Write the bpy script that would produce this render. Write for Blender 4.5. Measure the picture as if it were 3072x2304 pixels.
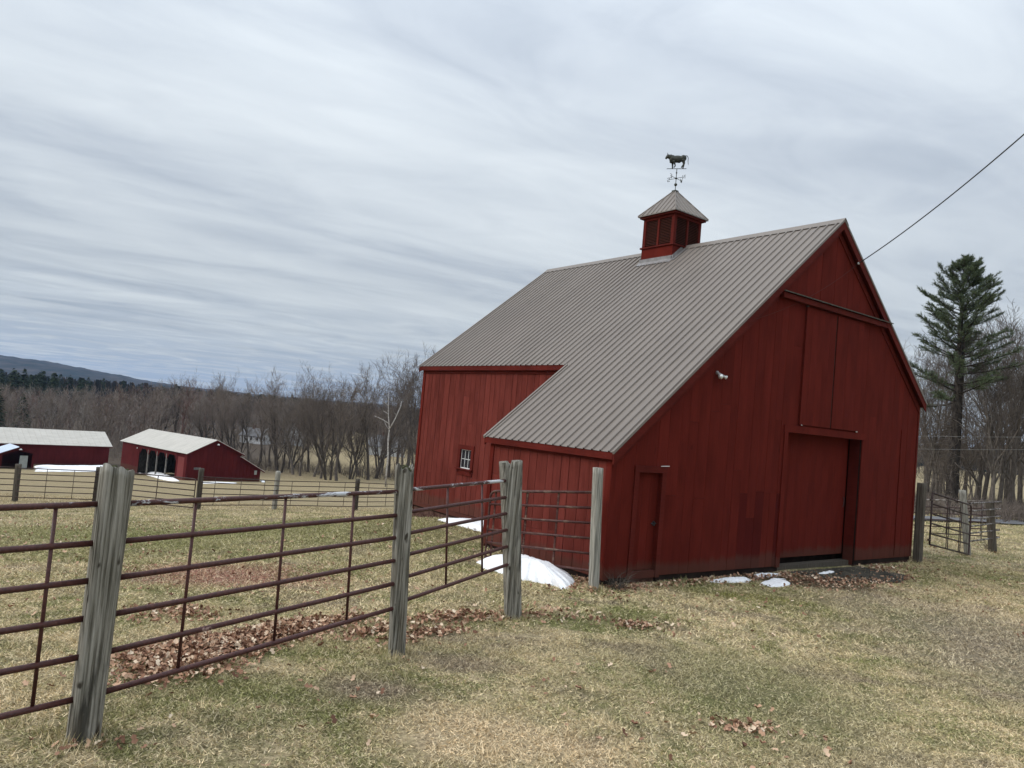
import bpy, bmesh, math, random
import numpy as np
from mathutils import Vector, Matrix

R = math.radians
for o in list(bpy.data.objects):
    bpy.data.objects.remove(o)
scene = bpy.context.scene
COL = scene.collection

# ------------------------------------------------------------------ camera
F_PX, PITCH, ROLL, CAM_H = 2195.4, 0.04904, 0.08882, 2.85
cam_data = bpy.data.cameras.new('camera')
cam_data.sensor_width = 36.0
cam_data.lens = 36.0 * F_PX / 3072.0
cam_data.clip_start = 0.05
cam_data.clip_end = 30000
cam = bpy.data.objects.new('camera', cam_data)
COL.objects.link(cam)
cam.matrix_world = (Matrix.Translation((0, 0, CAM_H)) @ Matrix.Rotation(math.pi / 2 + PITCH, 4, 'X')
                    @ Matrix.Rotation(ROLL, 4, 'Z'))
scene.camera = cam

# ------------------------------------------------------------------ light
SUN_AZ, SUN_EL = R(-108), R(38)          # compass angle from +y towards +x (left and a little behind the viewer)
sun_data = bpy.data.lights.new('sun', 'SUN')
sun_data.energy = 1.5
sun_data.angle = R(35)
sun_data.color = (1.0, 0.955, 0.90)
sun = bpy.data.objects.new('sun', sun_data)
COL.objects.link(sun)
sdir = Vector((math.sin(SUN_AZ) * math.cos(SUN_EL), math.cos(SUN_AZ) * math.cos(SUN_EL), math.sin(SUN_EL)))
sun.rotation_euler = sdir.to_track_quat('Z', 'Y').to_euler()

world = bpy.data.worlds.new('World')
scene.world = world
world.use_nodes = True
wn, wl = world.node_tree.nodes, world.node_tree.links
wn.clear()


def N(nodes, typ, **kw):
    n = nodes.new(typ)
    for k, v in kw.items():
        setattr(n, k, v)
    return n


def math_node(nodes, links, op, a, b=None, c=None):
    n = nodes.new('ShaderNodeMath')
    n.operation = op
    for i, x in enumerate((a, b, c)):
        if x is None:
            continue
        if isinstance(x, (int, float)):
            n.inputs[i].default_value = x
        else:
            links.new(x, n.inputs[i])
    return n.outputs[0]


def ramp(nodes, links, fac, stops, interp='LINEAR'):
    n = nodes.new('ShaderNodeValToRGB')
    n.color_ramp.interpolation = interp
    cr = n.color_ramp
    while len(cr.elements) < len(stops):
        cr.elements.new(0.5)
    for e, (p, c) in zip(cr.elements, stops):
        e.position = p
        e.color = (c, c, c, 1) if isinstance(c, (int, float)) else (c[0], c[1], c[2], 1)
    links.new(fac, n.inputs[0])
    return n.outputs[0]


def mix(nodes, links, fac, a, b, blend='MIX'):
    n = nodes.new('ShaderNodeMix')
    n.data_type = 'RGBA'
    n.blend_type = blend
    n.clamp_factor = True
    for sock, x in ((n.inputs[0], fac), (n.inputs[6], a), (n.inputs[7], b)):
        if isinstance(x, (int, float)):
            sock.default_value = x
        elif isinstance(x, (tuple, list)):
            sock.default_value = (x[0], x[1], x[2], 1)
        else:
            links.new(x, sock)
    return n.outputs[2]


def noise(nodes, links, vec, scale, detail=4, rough=0.5, dist=0.0):
    n = nodes.new('ShaderNodeTexNoise')
    n.inputs['Scale'].default_value = scale
    n.inputs['Detail'].default_value = detail
    n.inputs['Roughness'].default_value = rough
    n.inputs['Distortion'].default_value = dist
    if vec is not None:
        links.new(vec, n.inputs['Vector'])
    return n.outputs[0]


def stretch(nodes, links, vec, s, loc=(0, 0, 0), rot=(0, 0, 0)):
    n = nodes.new('ShaderNodeMapping')
    n.inputs['Scale'].default_value = s
    n.inputs['Location'].default_value = loc
    n.inputs['Rotation'].default_value = rot
    links.new(vec, n.inputs['Vector'])
    return n.outputs[0]


def build_world():
    M = lambda op, a, b=None, c=None: math_node(wn, wl, op, a, b, c)
    sky = N(wn, 'ShaderNodeTexSky')
    sky.sky_type = 'NISHITA'
    sky.sun_disc = False
    sky.sun_elevation = SUN_EL
    sky.sun_rotation = SUN_AZ
    tc = N(wn, 'ShaderNodeTexCoord')
    sp = N(wn, 'ShaderNodeSeparateXYZ')
    wl.new(tc.outputs['Generated'], sp.inputs[0])
    x, y, z = sp.outputs
    zz = M('ADD', M('MAXIMUM', z, 0.0), 0.07)
    px, py = M('DIVIDE', x, zz), M('DIVIDE', y, zz)
    A = R(62)                                              # the cloud streets run this way over the land
    along = M('ADD', M('MULTIPLY', px, math.sin(A)), M('MULTIPLY', py, math.cos(A)))
    across = M('SUBTRACT', M('MULTIPLY', px, math.cos(A)), M('MULTIPLY', py, math.sin(A)))

    def layer(sa, sc, off, detail, rough, dist):
        c = N(wn, 'ShaderNodeCombineXYZ')
        wl.new(M('MULTIPLY', along, sa), c.inputs[0])
        wl.new(M('MULTIPLY', across, sc), c.inputs[1])
        c.inputs[2].default_value = off
        return noise(wn, wl, c.outputs[0], 1.0, detail, rough, dist)
    n1 = layer(0.44, 1.35, 3.1, 6, 0.52, 1.0)
    n2 = layer(0.30, 0.62, 7.7, 4, 0.55, 0.6)
    n3 = layer(1.6, 2.9, 1.3, 7, 0.56, 1.1)
    f = M('ADD', M('ADD', M('MULTIPLY', n1, 0.46), M('MULTIPLY', n2, 0.30)), M('MULTIPLY', n3, 0.24))
    cl = ramp(wn, wl, f, [(0.36, (0.365, 0.412, 0.475)), (0.44, (0.445, 0.492, 0.550)), (0.52, (0.525, 0.573, 0.620)),
                          (0.64, (0.620, 0.668, 0.705))])
    # the blue gap along the horizon with broken strips of cloud in it
    low = ramp(wn, wl, z, [(0.0, 1.0), (0.035, 0.8), (0.075, 0.25), (0.14, 0.0)])
    strip = ramp(wn, wl, n3, [(0.44, 0.0), (0.60, 1.0)])
    lowf = M('MULTIPLY', low, M('SUBTRACT', 1.0, M('MULTIPLY', strip, 0.85)))
    cl = mix(wn, wl, lowf, cl, (0.36, 0.435, 0.555))
    # a high overcast lets more light through overhead than low down
    up = ramp(wn, wl, z, [(0.0, 0.78), (0.16, 0.83), (0.34, 1.02), (0.5, 1.24), (1.0, 2.6)])
    cl = mix(wn, wl, 1.0, cl, up, 'MULTIPLY')
    sc = N(wn, 'ShaderNodeVectorMath', operation='SCALE')
    wl.new(cl, sc.inputs[0])
    sc.inputs['Scale'].default_value = 10.6
    col = mix(wn, wl, 0.94, sky.outputs[0], sc.outputs[0])
    bg = N(wn, 'ShaderNodeBackground')
    bg.inputs['Strength'].default_value = 0.1
    wl.new(col, bg.inputs['Color'])
    out = N(wn, 'ShaderNodeOutputWorld')
    wl.new(bg.outputs[0], out.inputs['Surface'])


build_world()
vs = scene.view_settings
vs.view_transform = 'Standard'
vs.look = 'None'
vs.exposure = 0.32
vs.gamma = 1.0
vs.use_curve_mapping = False
scene.render.engine = 'CYCLES'
scene.cycles.max_bounces = 5
scene.cycles.diffuse_bounces = 3
scene.cycles.volume_bounces = 1
scene.cycles.use_denoising = True
scene.cycles.caustics_reflective = False
scene.cycles.caustics_refractive = False

# ------------------------------------------------------------------ pixels, terrain
rng = np.random.default_rng(7)
random.seed(7)


def ray(px, py):
    """direction through a pixel of the 3072 x 2304 photograph"""
    u, w = (px - 1536) / F_PX, (py - 1152) / F_PX
    c, s = math.cos(ROLL), math.sin(ROLL)
    u2, w2 = c * u + s * w, -s * u + c * w
    cp, sp = math.cos(PITCH), math.sin(PITCH)
    return Vector((u2, cp + sp * w2, sp - cp * w2))


def project(P):
    """array of world points -> photograph pixels and depth"""
    P = np.asarray(P, float)
    x, y, z = P[..., 0], P[..., 1], P[..., 2] - CAM_H
    cp, sp = math.cos(PITCH), math.sin(PITCH)
    Y = cp * y + sp * z
    Z = -sp * y + cp * z
    u, v = x / Y, -Z / Y
    c, s = math.cos(ROLL), math.sin(ROLL)
    return 1536 + F_PX * (c * u - s * v), 1152 + F_PX * (s * u + c * v), Y


TT = np.array([-400, 0, 12, 17, 24, 33, 43, 55, 75, 108, 131, 165, 260, 420, 4000], float)
TZ = np.array([0.02, 0.02, .02, -.45, -1.40, -2.40, -3.40, -4.6, -6.4, -9.2, -10.7, -12.0, -13.2, -13.2, -13.0])


def value_noise(x, y, seed=0):
    x = np.asarray(x, float)
    y = np.asarray(y, float)
    xi, yi = np.floor(x).astype(np.int64), np.floor(y).astype(np.int64)
    fx, fy = x - xi, y - yi
    fx, fy = fx * fx * (3 - 2 * fx), fy * fy * (3 - 2 * fy)

    def h(a, b):
        n = (a * 374761393 + b * 668265263 + seed * 974634777) & 0x7fffffff
        n = ((n ^ (n >> 13)) * 1274126177) & 0x7fffffff
        return ((n ^ (n >> 16)) & 0xffff) / 65535.0
    return ((h(xi, yi) * (1 - fx) + h(xi + 1, yi) * fx) * (1 - fy)
            + (h(xi, yi + 1) * (1 - fx) + h(xi + 1, yi + 1) * fx) * fy)


def terrain(x, y):
    x = np.asarray(x, float)
    y = np.asarray(y, float)
    t = -0.5 * x + 0.866 * y
    z = np.interp(t, TT, TZ)
    for d in (2.5, 5.0):                                    # round off the breaks in slope
        z = 0.5 * z + 0.25 * (np.interp(t - d, TT, TZ) + np.interp(t + d, TT, TZ))
    # towards the road the ground stays nearly level
    k = np.clip((x - 7.0) / 9.0, 0, 1)
    z = z * (1 - 0.8 * k * k * (3 - 2 * k))
    # the barn stands on a levelled shoulder of the slope
    dx, dy = x - 1.968, y - 13.475
    u, v = dx * 0.79935 + dy * 0.60087, -dx * 0.60087 + dy * 0.79935
    d = np.hypot(2.0 * np.maximum(np.maximum(-u, u - 16.0), 0), np.maximum(np.maximum(-v, v - 4.0), 0))
    m = np.clip(1 - (d - 0.6) / 13.0, 0, 1)
    m = m * m * (3 - 2 * m)
    z = z * (1 - m) - 0.05 * m
    z = z - 0.012 * np.clip(x - 1.5, 0, 40)
    near = np.clip((60 - np.hypot(x, y)) / 60, 0, 1)
    z = z + near * (0.05 * (value_noise(x * .55, y * .55, 3) - .5) + 0.02 * (value_noise(x * 2.1, y * 2.1, 5) - .5))
    return z


def tz(x, y):
    return float(terrain(x, y))


def ground_at(px, py):
    r = ray(px, py)
    c = Vector((0, 0, CAM_H))
    a, b = 2.0, 900.0
    for n in (300, 60, 60):
        t = np.geomspace(a, b, n)
        below = CAM_H + r.z * t < terrain(r.x * t, r.y * t)
        k = int(np.argmax(below)) if below.any() else n - 1
        a, b = float(t[max(k - 1, 0)]), float(t[k])
    return c + r * b


def at_depth(px, py, y):
    r = ray(px, py)
    return Vector((0, 0, CAM_H)) + r * (y / r.y)


# ------------------------------------------------------------------ mesh helpers
def raw_mesh(name, verts, tris=None, quads=None):
    """numpy arrays -> mesh, fast"""
    me = bpy.data.meshes.new(name)
    verts = np.asarray(verts, np.float32).reshape(-1, 3)
    me.vertices.add(len(verts))
    me.vertices.foreach_set('co', verts.ravel())
    parts, sizes = [], []
    for arr, k in ((tris, 3), (quads, 4)):
        if arr is not None and len(arr):
            arr = np.asarray(arr, np.int32).reshape(-1, k)
            parts.append(arr.ravel())
            sizes.append(np.full(len(arr), k, np.int32))
    loops = np.concatenate(parts)
    sizes = np.concatenate(sizes)
    me.loops.add(len(loops))
    me.loops.foreach_set('vertex_index', loops)
    me.polygons.add(len(sizes))
    me.polygons.foreach_set('loop_start', np.concatenate(([0], np.cumsum(sizes)[:-1])).astype(np.int32))
    me.polygons.foreach_set('loop_total', sizes)
    me.update(calc_edges=True)
    return me


def link(name, me, material=None, parent=None, smooth=False):
    if material is not None:
        me.materials.clear()
        me.materials.append(material)
    if smooth:
        me.polygons.foreach_set('use_smooth', np.ones(len(me.polygons), bool))
    o = bpy.data.objects.new(name, me)
    COL.objects.link(o)
    if parent is not None:
        o.parent = parent
    return o


def tag(o, label, cat, group=None):
    o['label'] = label
    o['category'] = cat
    if group:
        o['group'] = group
    return o


def empty(name, loc=(0, 0, 0), rz=0.0):
    o = bpy.data.objects.new(name, None)
    o.empty_display_size = 0.2
    COL.objects.link(o)
    o.location = loc
    o.rotation_euler = (0, 0, rz)
    return o


def copy_tree(o, parent=None):
    c = o.copy()
    COL.objects.link(c)
    c.parent = parent
    for ch in o.children:
        copy_tree(ch, c)
    return c


class MB:
    """collects shapes that become one mesh"""
    def __init__(self):
        self.v, self.f = [], []

    def add(self, vs, fs):
        b = len(self.v)
        self.v += [tuple(p) for p in vs]
        self.f += [tuple(i + b for i in f) for f in fs]
        return self

    def box(self, a, b):
        x0, y0, z0 = a
        x1, y1, z1 = b
        return self.add([(x0, y0, z0), (x1, y0, z0), (x1, y1, z0), (x0, y1, z0), (x0, y0, z1), (x1, y0, z1), (x1, y1, z1), (x0, y1, z1)],
                        [(0, 3, 2, 1), (4, 5, 6, 7), (0, 1, 5, 4), (1, 2, 6, 5), (2, 3, 7, 6), (3, 0, 4, 7)])

    def prism(self, poly, axis, a, b):
        """2-D outline (p,q=z) swept from a to b along axis 'x' or 'y'"""
        n = len(poly)
        if axis == 'y':
            vs = [(p, a, q) for p, q in poly] + [(p, b, q) for p, q in poly]
        elif axis == 'x':
            vs = [(a, p, q) for p, q in poly] + [(b, p, q) for p, q in poly]
        else:
            vs = [(p, q, a) for p, q in poly] + [(p, q, b) for p, q in poly]
        fs = [tuple(range(n)), tuple(range(2 * n - 1, n - 1, -1))]
        fs += [(i, i + n, (i + 1) % n + n, (i + 1) % n) for i in range(n)]
        return self.add(vs, fs)

    def tube(self, pts, r, sides=8, cap=True):
        pts = [Vector(p) for p in pts]
        rs = r if isinstance(r, (list, tuple)) else [r] * len(pts)
        rings = []
        ref = None
        for i, p in enumerate(pts):
            d = (pts[min(i + 1, len(pts) - 1)] - pts[max(i - 1, 0)]).normalized()
            if ref is None:
                ref = Vector((0, 0, 1)) if abs(d.z) < .9 else Vector((1, 0, 0))
            a = d.cross(ref).normalized()
            b = d.cross(a).normalized()
            ref = a.cross(d)
            rings.append([p + a * (rs[i] * math.cos(2 * math.pi * k / sides)) + b * (rs[i] * math.sin(2 * math.pi * k / sides)) for k in range(sides)])
        vs = [q for ring in rings for q in ring]
        fs = []
        for i in range(len(rings) - 1):
            for k in range(sides):
                k2 = (k + 1) % sides
                fs.append((i * sides + k, i * sides + k2, (i + 1) * sides + k2, (i + 1) * sides + k))
        if cap:
            fs.append(tuple(range(sides - 1, -1, -1)))
            fs.append(tuple(range((len(rings) - 1) * sides, len(rings) * sides)))
        return self.add(vs, fs)

    def sphere(self, c, r, seg=12, rings=8, sx=1, sy=1, sz=1, rot=None):
        vs, fs = [], []
        c = Vector(c)
        for i in range(rings + 1):
            th = math.pi * i / rings
            for k in range(seg):
                ph = 2 * math.pi * k / seg
                p = Vector((r * sx * math.sin(th) * math.cos(ph), r * sy * math.sin(th) * math.sin(ph), r * sz * math.cos(th)))
                if rot is not None:
                    p = rot @ p
                vs.append(c + p)
        for i in range(rings):
            for k in range(seg):
                k2 = (k + 1) % seg
                fs.append((i * seg + k, (i + 1) * seg + k, (i + 1) * seg + k2, i * seg + k2))
        return self.add(vs, fs)

    def mesh(self, name):
        me = bpy.data.meshes.new(name)
        me.from_pydata(self.v, [], self.f)
        bm = bmesh.new()
        bm.from_mesh(me)
        bmesh.ops.recalc_face_normals(bm, faces=bm.faces)
        bm.to_mesh(me)
        bm.free()
        return me

    def build(self, name, material, parent=None, smooth=False):
        return link(name, self.mesh(name), material, parent, smooth)


# ------------------------------------------------------------------ materials
MATS = {}


def material(name, fn, rough=0.8, spec=0.3, metallic=0.0):
    m = bpy.data.materials.new(name)
    m.use_nodes = True
    nt = m.node_tree
    bsdf = nt.nodes['Principled BSDF']
    bsdf.inputs['Roughness'].default_value = rough
    bsdf.inputs['Specular IOR Level'].default_value = spec
    bsdf.inputs['Metallic'].default_value = metallic
    fn(nt.nodes, nt.links, bsdf)
    MATS[name] = m
    return m


def bump(nodes, links, bsdf, height, strength, dist):
    b = nodes.new('ShaderNodeBump')
    b.inputs['Strength'].default_value = strength
    b.inputs['Distance'].default_value = dist
    links.new(height, b.inputs['Height'])
    links.new(b.outputs[0], bsdf.inputs['Normal'])


def tinted(dark, light, scale=(8, 8, 8), detail=5, rnd=0.0, bump_s=0.0, bump_d=0.01, contrast=(0.35, 0.65)):
    def fn(n, l, bsdf):
        tc = n.new('ShaderNodeTexCoord')
        f = noise(n, l, stretch(n, l, tc.outputs['Object'], scale), 1.0, detail, 0.6)
        c = ramp(n, l, f, [(contrast[0], dark), (contrast[1], light)])
        if rnd:
            oi = n.new('ShaderNodeObjectInfo')
            k = ramp(n, l, oi.outputs['Random'], [(0, 1 - rnd), (1, 1 + rnd)])
            c = mix(n, l, 1.0, c, k, 'MULTIPLY')
        l.new(c, bsdf.inputs['Base Color'])
        if bump_s:
            bump(n, l, bsdf, f, bump_s, bump_d)
    return fn


def red_paint(dark, light, rnd=0.16, vertical=True):
    """barn paint: grain down the board, faded blotches, mud splash along the foot"""
    def fn(n, l, bsdf):
        tc = n.new('ShaderNodeTexCoord')
        oi = n.new('ShaderNodeObjectInfo')
        add = n.new('ShaderNodeVectorMath')
        add.operation = 'ADD'
        l.new(tc.outputs['Object'], add.inputs[0])
        sc = n.new('ShaderNodeVectorMath')
        sc.operation = 'SCALE'
        sc.inputs[0].default_value = (7, 7, 13)
        l.new(oi.outputs['Random'], sc.inputs['Scale'])
        l.new(sc.outputs[0], add.inputs[1])
        v = add.outputs[0]
        grain = noise(n, l, stretch(n, l, v, (34, 34, 1.3) if vertical else (3, 3, 30)), 1.0, 6, 0.65)
        blotch = noise(n, l, stretch(n, l, v, (1.6, 1.6, 0.7)), 1.0, 5, 0.6)
        f = math_node(n, l, 'ADD', math_node(n, l, 'MULTIPLY', grain, 0.4), math_node(n, l, 'MULTIPLY', blotch, 0.6))
        c = ramp(n, l, f, [(0.36, dark), (0.62, light)])
        k = ramp(n, l, oi.outputs['Random'], [(0, 1 - rnd), (0.5, 1.0), (1, 1 + rnd)])
        c = mix(n, l, 1.0, c, k, 'MULTIPLY')
        # knots and worn spots
        kn = noise(n, l, stretch(n, l, v, (9, 9, 4)), 1.0, 3, 0.5)
        c = mix(n, l, ramp(n, l, kn, [(0.70, 0.0), (0.78, 0.55)]), c, (dark[0] * .45, dark[1] * .6, dark[2] * .6))
        # mud splash
        spx = n.new('ShaderNodeSeparateXYZ')
        l.new(tc.outputs['Object'], spx.inputs[0])
        hz = math_node(n, l, 'ADD', spx.outputs[2], math_node(n, l, 'MULTIPLY', blotch, -0.5))
        c = mix(n, l, ramp(n, l, hz, [(0.0, 0.5), (0.12, 0.0)]), c, (0.075, 0.045, 0.033))
        l.new(c, bsdf.inputs['Base Color'])
        bump(n, l, bsdf, grain, 0.35, 0.006)
    return fn


material('red_board', red_paint((0.080, 0.0104, 0.0070), (0.124, 0.0164, 0.0112), .05), 0.85, 0.06)
material('red_board_faded', red_paint((0.088, 0.0165, 0.0120), (0.170, 0.0365, 0.0280), .10), 0.85, 0.08)
material('red_board_fresh', red_paint((0.056, 0.0060, 0.0048), (0.084, 0.0092, 0.0072), 0.05), 0.85, 0.08)
material('red_trim', red_paint((0.068, 0.0088, 0.0060), (0.115, 0.0152, 0.0105), 0.05, False), 0.8, 0.10)
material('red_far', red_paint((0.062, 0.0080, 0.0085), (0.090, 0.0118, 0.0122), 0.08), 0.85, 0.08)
material('red_far_light', red_paint((0.135, 0.024, 0.022), (0.18, 0.034, 0.031), 0.05), 0.7, 0.2)
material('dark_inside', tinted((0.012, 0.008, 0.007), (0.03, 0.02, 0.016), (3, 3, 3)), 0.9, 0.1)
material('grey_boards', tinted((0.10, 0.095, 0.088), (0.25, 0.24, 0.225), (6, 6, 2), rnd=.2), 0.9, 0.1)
material('stall_boards_shaded', tinted((0.012, 0.011, 0.010), (0.038, 0.035, 0.032), (6, 6, 2), rnd=.4), 0.9, 0.1)  # shade of the open bays is darkened into this board colour
material('foundation', tinted((0.05, 0.022, 0.018), (0.13, 0.075, 0.06), (9, 9, 9), bump_s=.5, bump_d=.02), 0.9, 0.1)


def roof_metal(n, l, bsdf):
    tc = n.new('ShaderNodeTexCoord')
    big = noise(n, l, stretch(n, l, tc.outputs['Object'], (.5, .9, .5)), 1.0, 5, 0.6)
    fine = noise(n, l, stretch(n, l, tc.outputs['Object'], (2.0, 16, 2.0)), 1.0, 5, 0.65)
    f = math_node(n, l, 'ADD', math_node(n, l, 'MULTIPLY', big, .6), math_node(n, l, 'MULTIPLY', fine, .4))
    c = ramp(n, l, f, [(0.30, (0.150, 0.126, 0.108)), (0.5, (0.178, 0.152, 0.132)), (0.70, (0.202, 0.174, 0.152))])
    oi = n.new('ShaderNodeObjectInfo')
    c = mix(n, l, 1.0, c, ramp(n, l, oi.outputs['Random'], [(0, .985), (1, 1.015)]), 'MULTIPLY')
    sp = noise(n, l, tc.outputs['Object'], 14.0, 2, .5)
    c = mix(n, l, ramp(n, l, sp, [(0.72, 0.0), (0.76, 0.5)]), c, (0.11, 0.105, 0.10))
    l.new(c, bsdf.inputs['Base Color'])
    l.new(ramp(n, l, f, [(0.3, 0.42), (0.7, 0.56)]), bsdf.inputs['Roughness'])


material('roof_metal', roof_metal, 0.5, 0.35)
material('flashing', tinted((0.16, 0.15, 0.15), (0.26, 0.25, 0.25), (5, 5, 5)), 0.45, 0.4)
material('pale_roof', tinted((0.45, 0.43, 0.39), (0.53, 0.505, 0.46), (.6, 2.5, .6), rnd=.04), 0.85, 0.08)
material('blue_roof', tinted((0.50, 0.56, 0.66), (0.60, 0.66, 0.75), (.8, 2, .8)), 0.5, 0.3)
material('white_paint', tinted((0.62, 0.62, 0.60), (0.80, 0.80, 0.78), (20, 20, 20)), 0.55, 0.3)
material('white_siding', tinted((0.40, 0.41, 0.42), (0.52, 0.53, 0.54), (.4, .4, 6)), 0.7, 0.2)
material('house_roof', tinted((0.09, 0.09, 0.095), (0.16, 0.16, 0.165), (2, 2, 8)), 0.85, 0.2)
material('grey_panel', tinted((0.30, 0.32, 0.30), (0.38, 0.40, 0.38), (3, 3, 3)), 0.7, 0.2)
material('bronze', tinted((0.016, 0.018, 0.014), (0.05, 0.052, 0.040), (22, 22, 22)), 0.5, 0.4, 0.3)
material('cable', tinted((0.03, 0.03, 0.032), (0.06, 0.06, 0.06), (5, 5, 5)), 0.6, 0.2)
material('cable_pale', tinted((0.16, 0.15, 0.15), (0.24, 0.23, 0.22), (5, 5, 5)), 0.6, 0.2)
material('lamp_steel', tinted((0.22, 0.20, 0.20), (0.36, 0.34, 0.33), (30, 30, 30)), 0.4, 0.5)


def glass_fn(n, l, bsdf):
    bsdf.inputs['Base Color'].default_value = (0.022, 0.022, 0.028, 1)


material('window_glass', glass_fn, 0.08, 0.5)


def bulb_fn(n, l, bsdf):
    bsdf.inputs['Base Color'].default_value = (0.78, 0.80, 0.78, 1)
    bsdf.inputs['Metallic'].default_value = 0.55


material('bulb_glass', bulb_fn, 0.12, 0.5)


def post_wood(n, l, bsdf):
    """grey weathered tie: long checks down the grain, black tar stain, lichen near the top"""
    tc = n.new('ShaderNodeTexCoord')
    oi = n.new('ShaderNodeObjectInfo')
    sc = n.new('ShaderNodeVectorMath')
    sc.operation = 'SCALE'
    sc.inputs[0].default_value = (5, 9, 17)
    l.new(oi.outputs['Random'], sc.inputs['Scale'])
    add = n.new('ShaderNodeVectorMath')
    add.operation = 'ADD'
    l.new(tc.outputs['Object'], add.inputs[0])
    l.new(sc.outputs[0], add.inputs[1])
    v = add.outputs[0]
    grain = noise(n, l, stretch(n, l, v, (34, 34, 0.9)), 1.0, 9, 0.68, 0.12)
    c = ramp(n, l, grain, [(0.30, (0.018, 0.016, 0.012)), (0.43, (0.095, 0.088, 0.070)), (0.55, (0.250, 0.236, 0.202)),
                           (0.70, (0.42, 0.402, 0.362))])
    stain = noise(n, l, stretch(n, l, v, (6, 6, 0.8)), 1.0, 6, 0.62)
    c = mix(n, l, ramp(n, l, stain, [(0.53, 0.0), (0.63, 0.85)]), c, (0.030, 0.028, 0.024))
    lich = noise(n, l, stretch(n, l, v, (30, 30, 24)), 1.0, 6, 0.7)
    c = mix(n, l, ramp(n, l, lich, [(0.60, 0.0), (0.70, 0.22)]), c, (0.20, 0.22, 0.165))
    knot = noise(n, l, stretch(n, l, v, (11, 11, 4.5), (2, 7, 1)), 1.0, 2, 0.4)
    c = mix(n, l, ramp(n, l, knot, [(0.69, 0.0), (0.74, 0.9)]), c, (0.035, 0.028, 0.02))
    warm = noise(n, l, stretch(n, l, v, (5, 5, 1.1), (3, 1, 2)), 1.0, 3, 0.5)
    c = mix(n, l, ramp(n, l, warm, [(0.55, 0.0), (0.75, 0.4)]), c, (0.20, 0.165, 0.115))
    l.new(c, bsdf.inputs['Base Color'])
    bump(n, l, bsdf, grain, 0.9, 0.012)


material('post_wood', post_wood, 0.92, 0.1)
material('post_wood_pale', tinted((0.085, 0.08, 0.065), (0.36, 0.345, 0.30), (40, 40, 1.5), 8, bump_s=.6, bump_d=.01, contrast=(.3, .6)), 0.9, 0.1)
material('post_wood_dark', tinted((0.030, 0.025, 0.020), (0.125, 0.108, 0.088), (40, 40, 1.5), 8, .2, .6, .01, (.3, .65)), 0.9, 0.1)
material('moss', tinted((0.035, 0.032, 0.018), (0.10, 0.105, 0.055), (60, 60, 60), 6, bump_s=1.0, bump_d=.02), 0.95, 0.05)


def pipe(patch, lo, hi):
    def fn(n, l, bsdf):
        tc = n.new('ShaderNodeTexCoord')
        f = noise(n, l, tc.outputs['Object'], 38.0, 5, 0.65)
        c = ramp(n, l, f, [(0.35, (0.040, 0.013, 0.012)), (0.62, (0.078, 0.026, 0.022)), (0.75, (0.12, 0.055, 0.04))])
        g = noise(n, l, stretch(n, l, tc.outputs['Object'], (2.6, 2.6, 9.0)), 1.0, 6, 0.7, 0.3)
        c = mix(n, l, ramp(n, l, g, [(lo, 0.0), (hi, 1.0)]), c, patch)
        l.new(c, bsdf.inputs['Base Color'])
        l.new(ramp(n, l, g, [(0.4, 0.42), (0.7, 0.6)]), bsdf.inputs['Roughness'])
    return fn


material('pipe_rust', pipe((0.30, 0.20, 0.18), 0.70, 0.73), 0.5, 0.35)
material('pipe_peeled', pipe((0.50, 0.51, 0.53), 0.545, 0.575), 0.5, 0.35)
material('pipe_gate', pipe((0.20, 0.14, 0.10), 0.50, 0.72), 0.6, 0.3)
material('pipe_far', tinted((0.028, 0.016, 0.014), (0.06, 0.034, 0.03), (9, 9, 9)), 0.6, 0.3)
material('pipe_worn', tinted((0.05, 0.035, 0.03), (0.30, 0.28, 0.26), (7, 7, 7), contrast=(.45, .62)), 0.6, 0.3)


def snow_fn(n, l, bsdf):
    tc = n.new('ShaderNodeTexCoord')
    f = noise(n, l, tc.outputs['Object'], 9.0, 6, 0.6)
    d = noise(n, l, tc.outputs['Object'], 34.0, 5, 0.7)
    c = ramp(n, l, f, [(0.35, (0.80, 0.82, 0.85)), (0.6, (0.90, 0.905, 0.92))])
    c = mix(n, l, ramp(n, l, d, [(0.55, 0.0), (0.72, 0.6)]), c, (0.46, 0.41, 0.36))
    l.new(c, bsdf.inputs['Base Color'])
    bump(n, l, bsdf, d, 0.6, 0.02)


material('snow', snow_fn, 0.65, 0.3)
material('slab_stone', tinted((0.022, 0.020, 0.015), (0.075, 0.066, 0.050), (3, 3, 3), 7, bump_s=.4, bump_d=.01), 0.85, 0.2)
material('asphalt', tinted((0.11, 0.11, 0.115), (0.17, 0.17, 0.175), (5, 5, 5)), 0.8, 0.2)
material('bark', tinted((0.065, 0.055, 0.047), (0.17, 0.147, 0.128), (9, 9, 2), rnd=.25), 0.95, 0.05)
material('bark_dark', tinted((0.045, 0.038, 0.033), (0.115, 0.098, 0.084), (9, 9, 2), rnd=.2), 0.95, 0.05)
material('twigs', tinted((0.115, 0.093, 0.078), (0.215, 0.178, 0.152), (.4, .4, .4), rnd=.25), 0.95, 0.05)
material('twigs_grey', tinted((0.090, 0.072, 0.060), (0.175, 0.144, 0.119), (.4, .4, .4), rnd=.2), 0.95, 0.05)
material('twigs_pale', tinted((0.17, 0.145, 0.125), (0.30, 0.265, 0.235), (.4, .4, .4)), 0.95, 0.05)
material('twigs_russet', tinted((0.11, 0.066, 0.056), (0.20, 0.128, 0.108), (.4, .4, .4)), 0.95, 0.05)
material('pine_bark', tinted((0.026, 0.022, 0.020), (0.075, 0.064, 0.056), (9, 9, 3)), 0.95, 0.05)
material('twigs_dark', tinted((0.075, 0.062, 0.054), (0.145, 0.122, 0.106), (.4, .4, .4), rnd=.2), 0.95, 0.05)
material('birch', tinted((0.22, 0.20, 0.185), (0.50, 0.48, 0.45), (3, 3, 9)), 0.8, 0.1)


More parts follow.
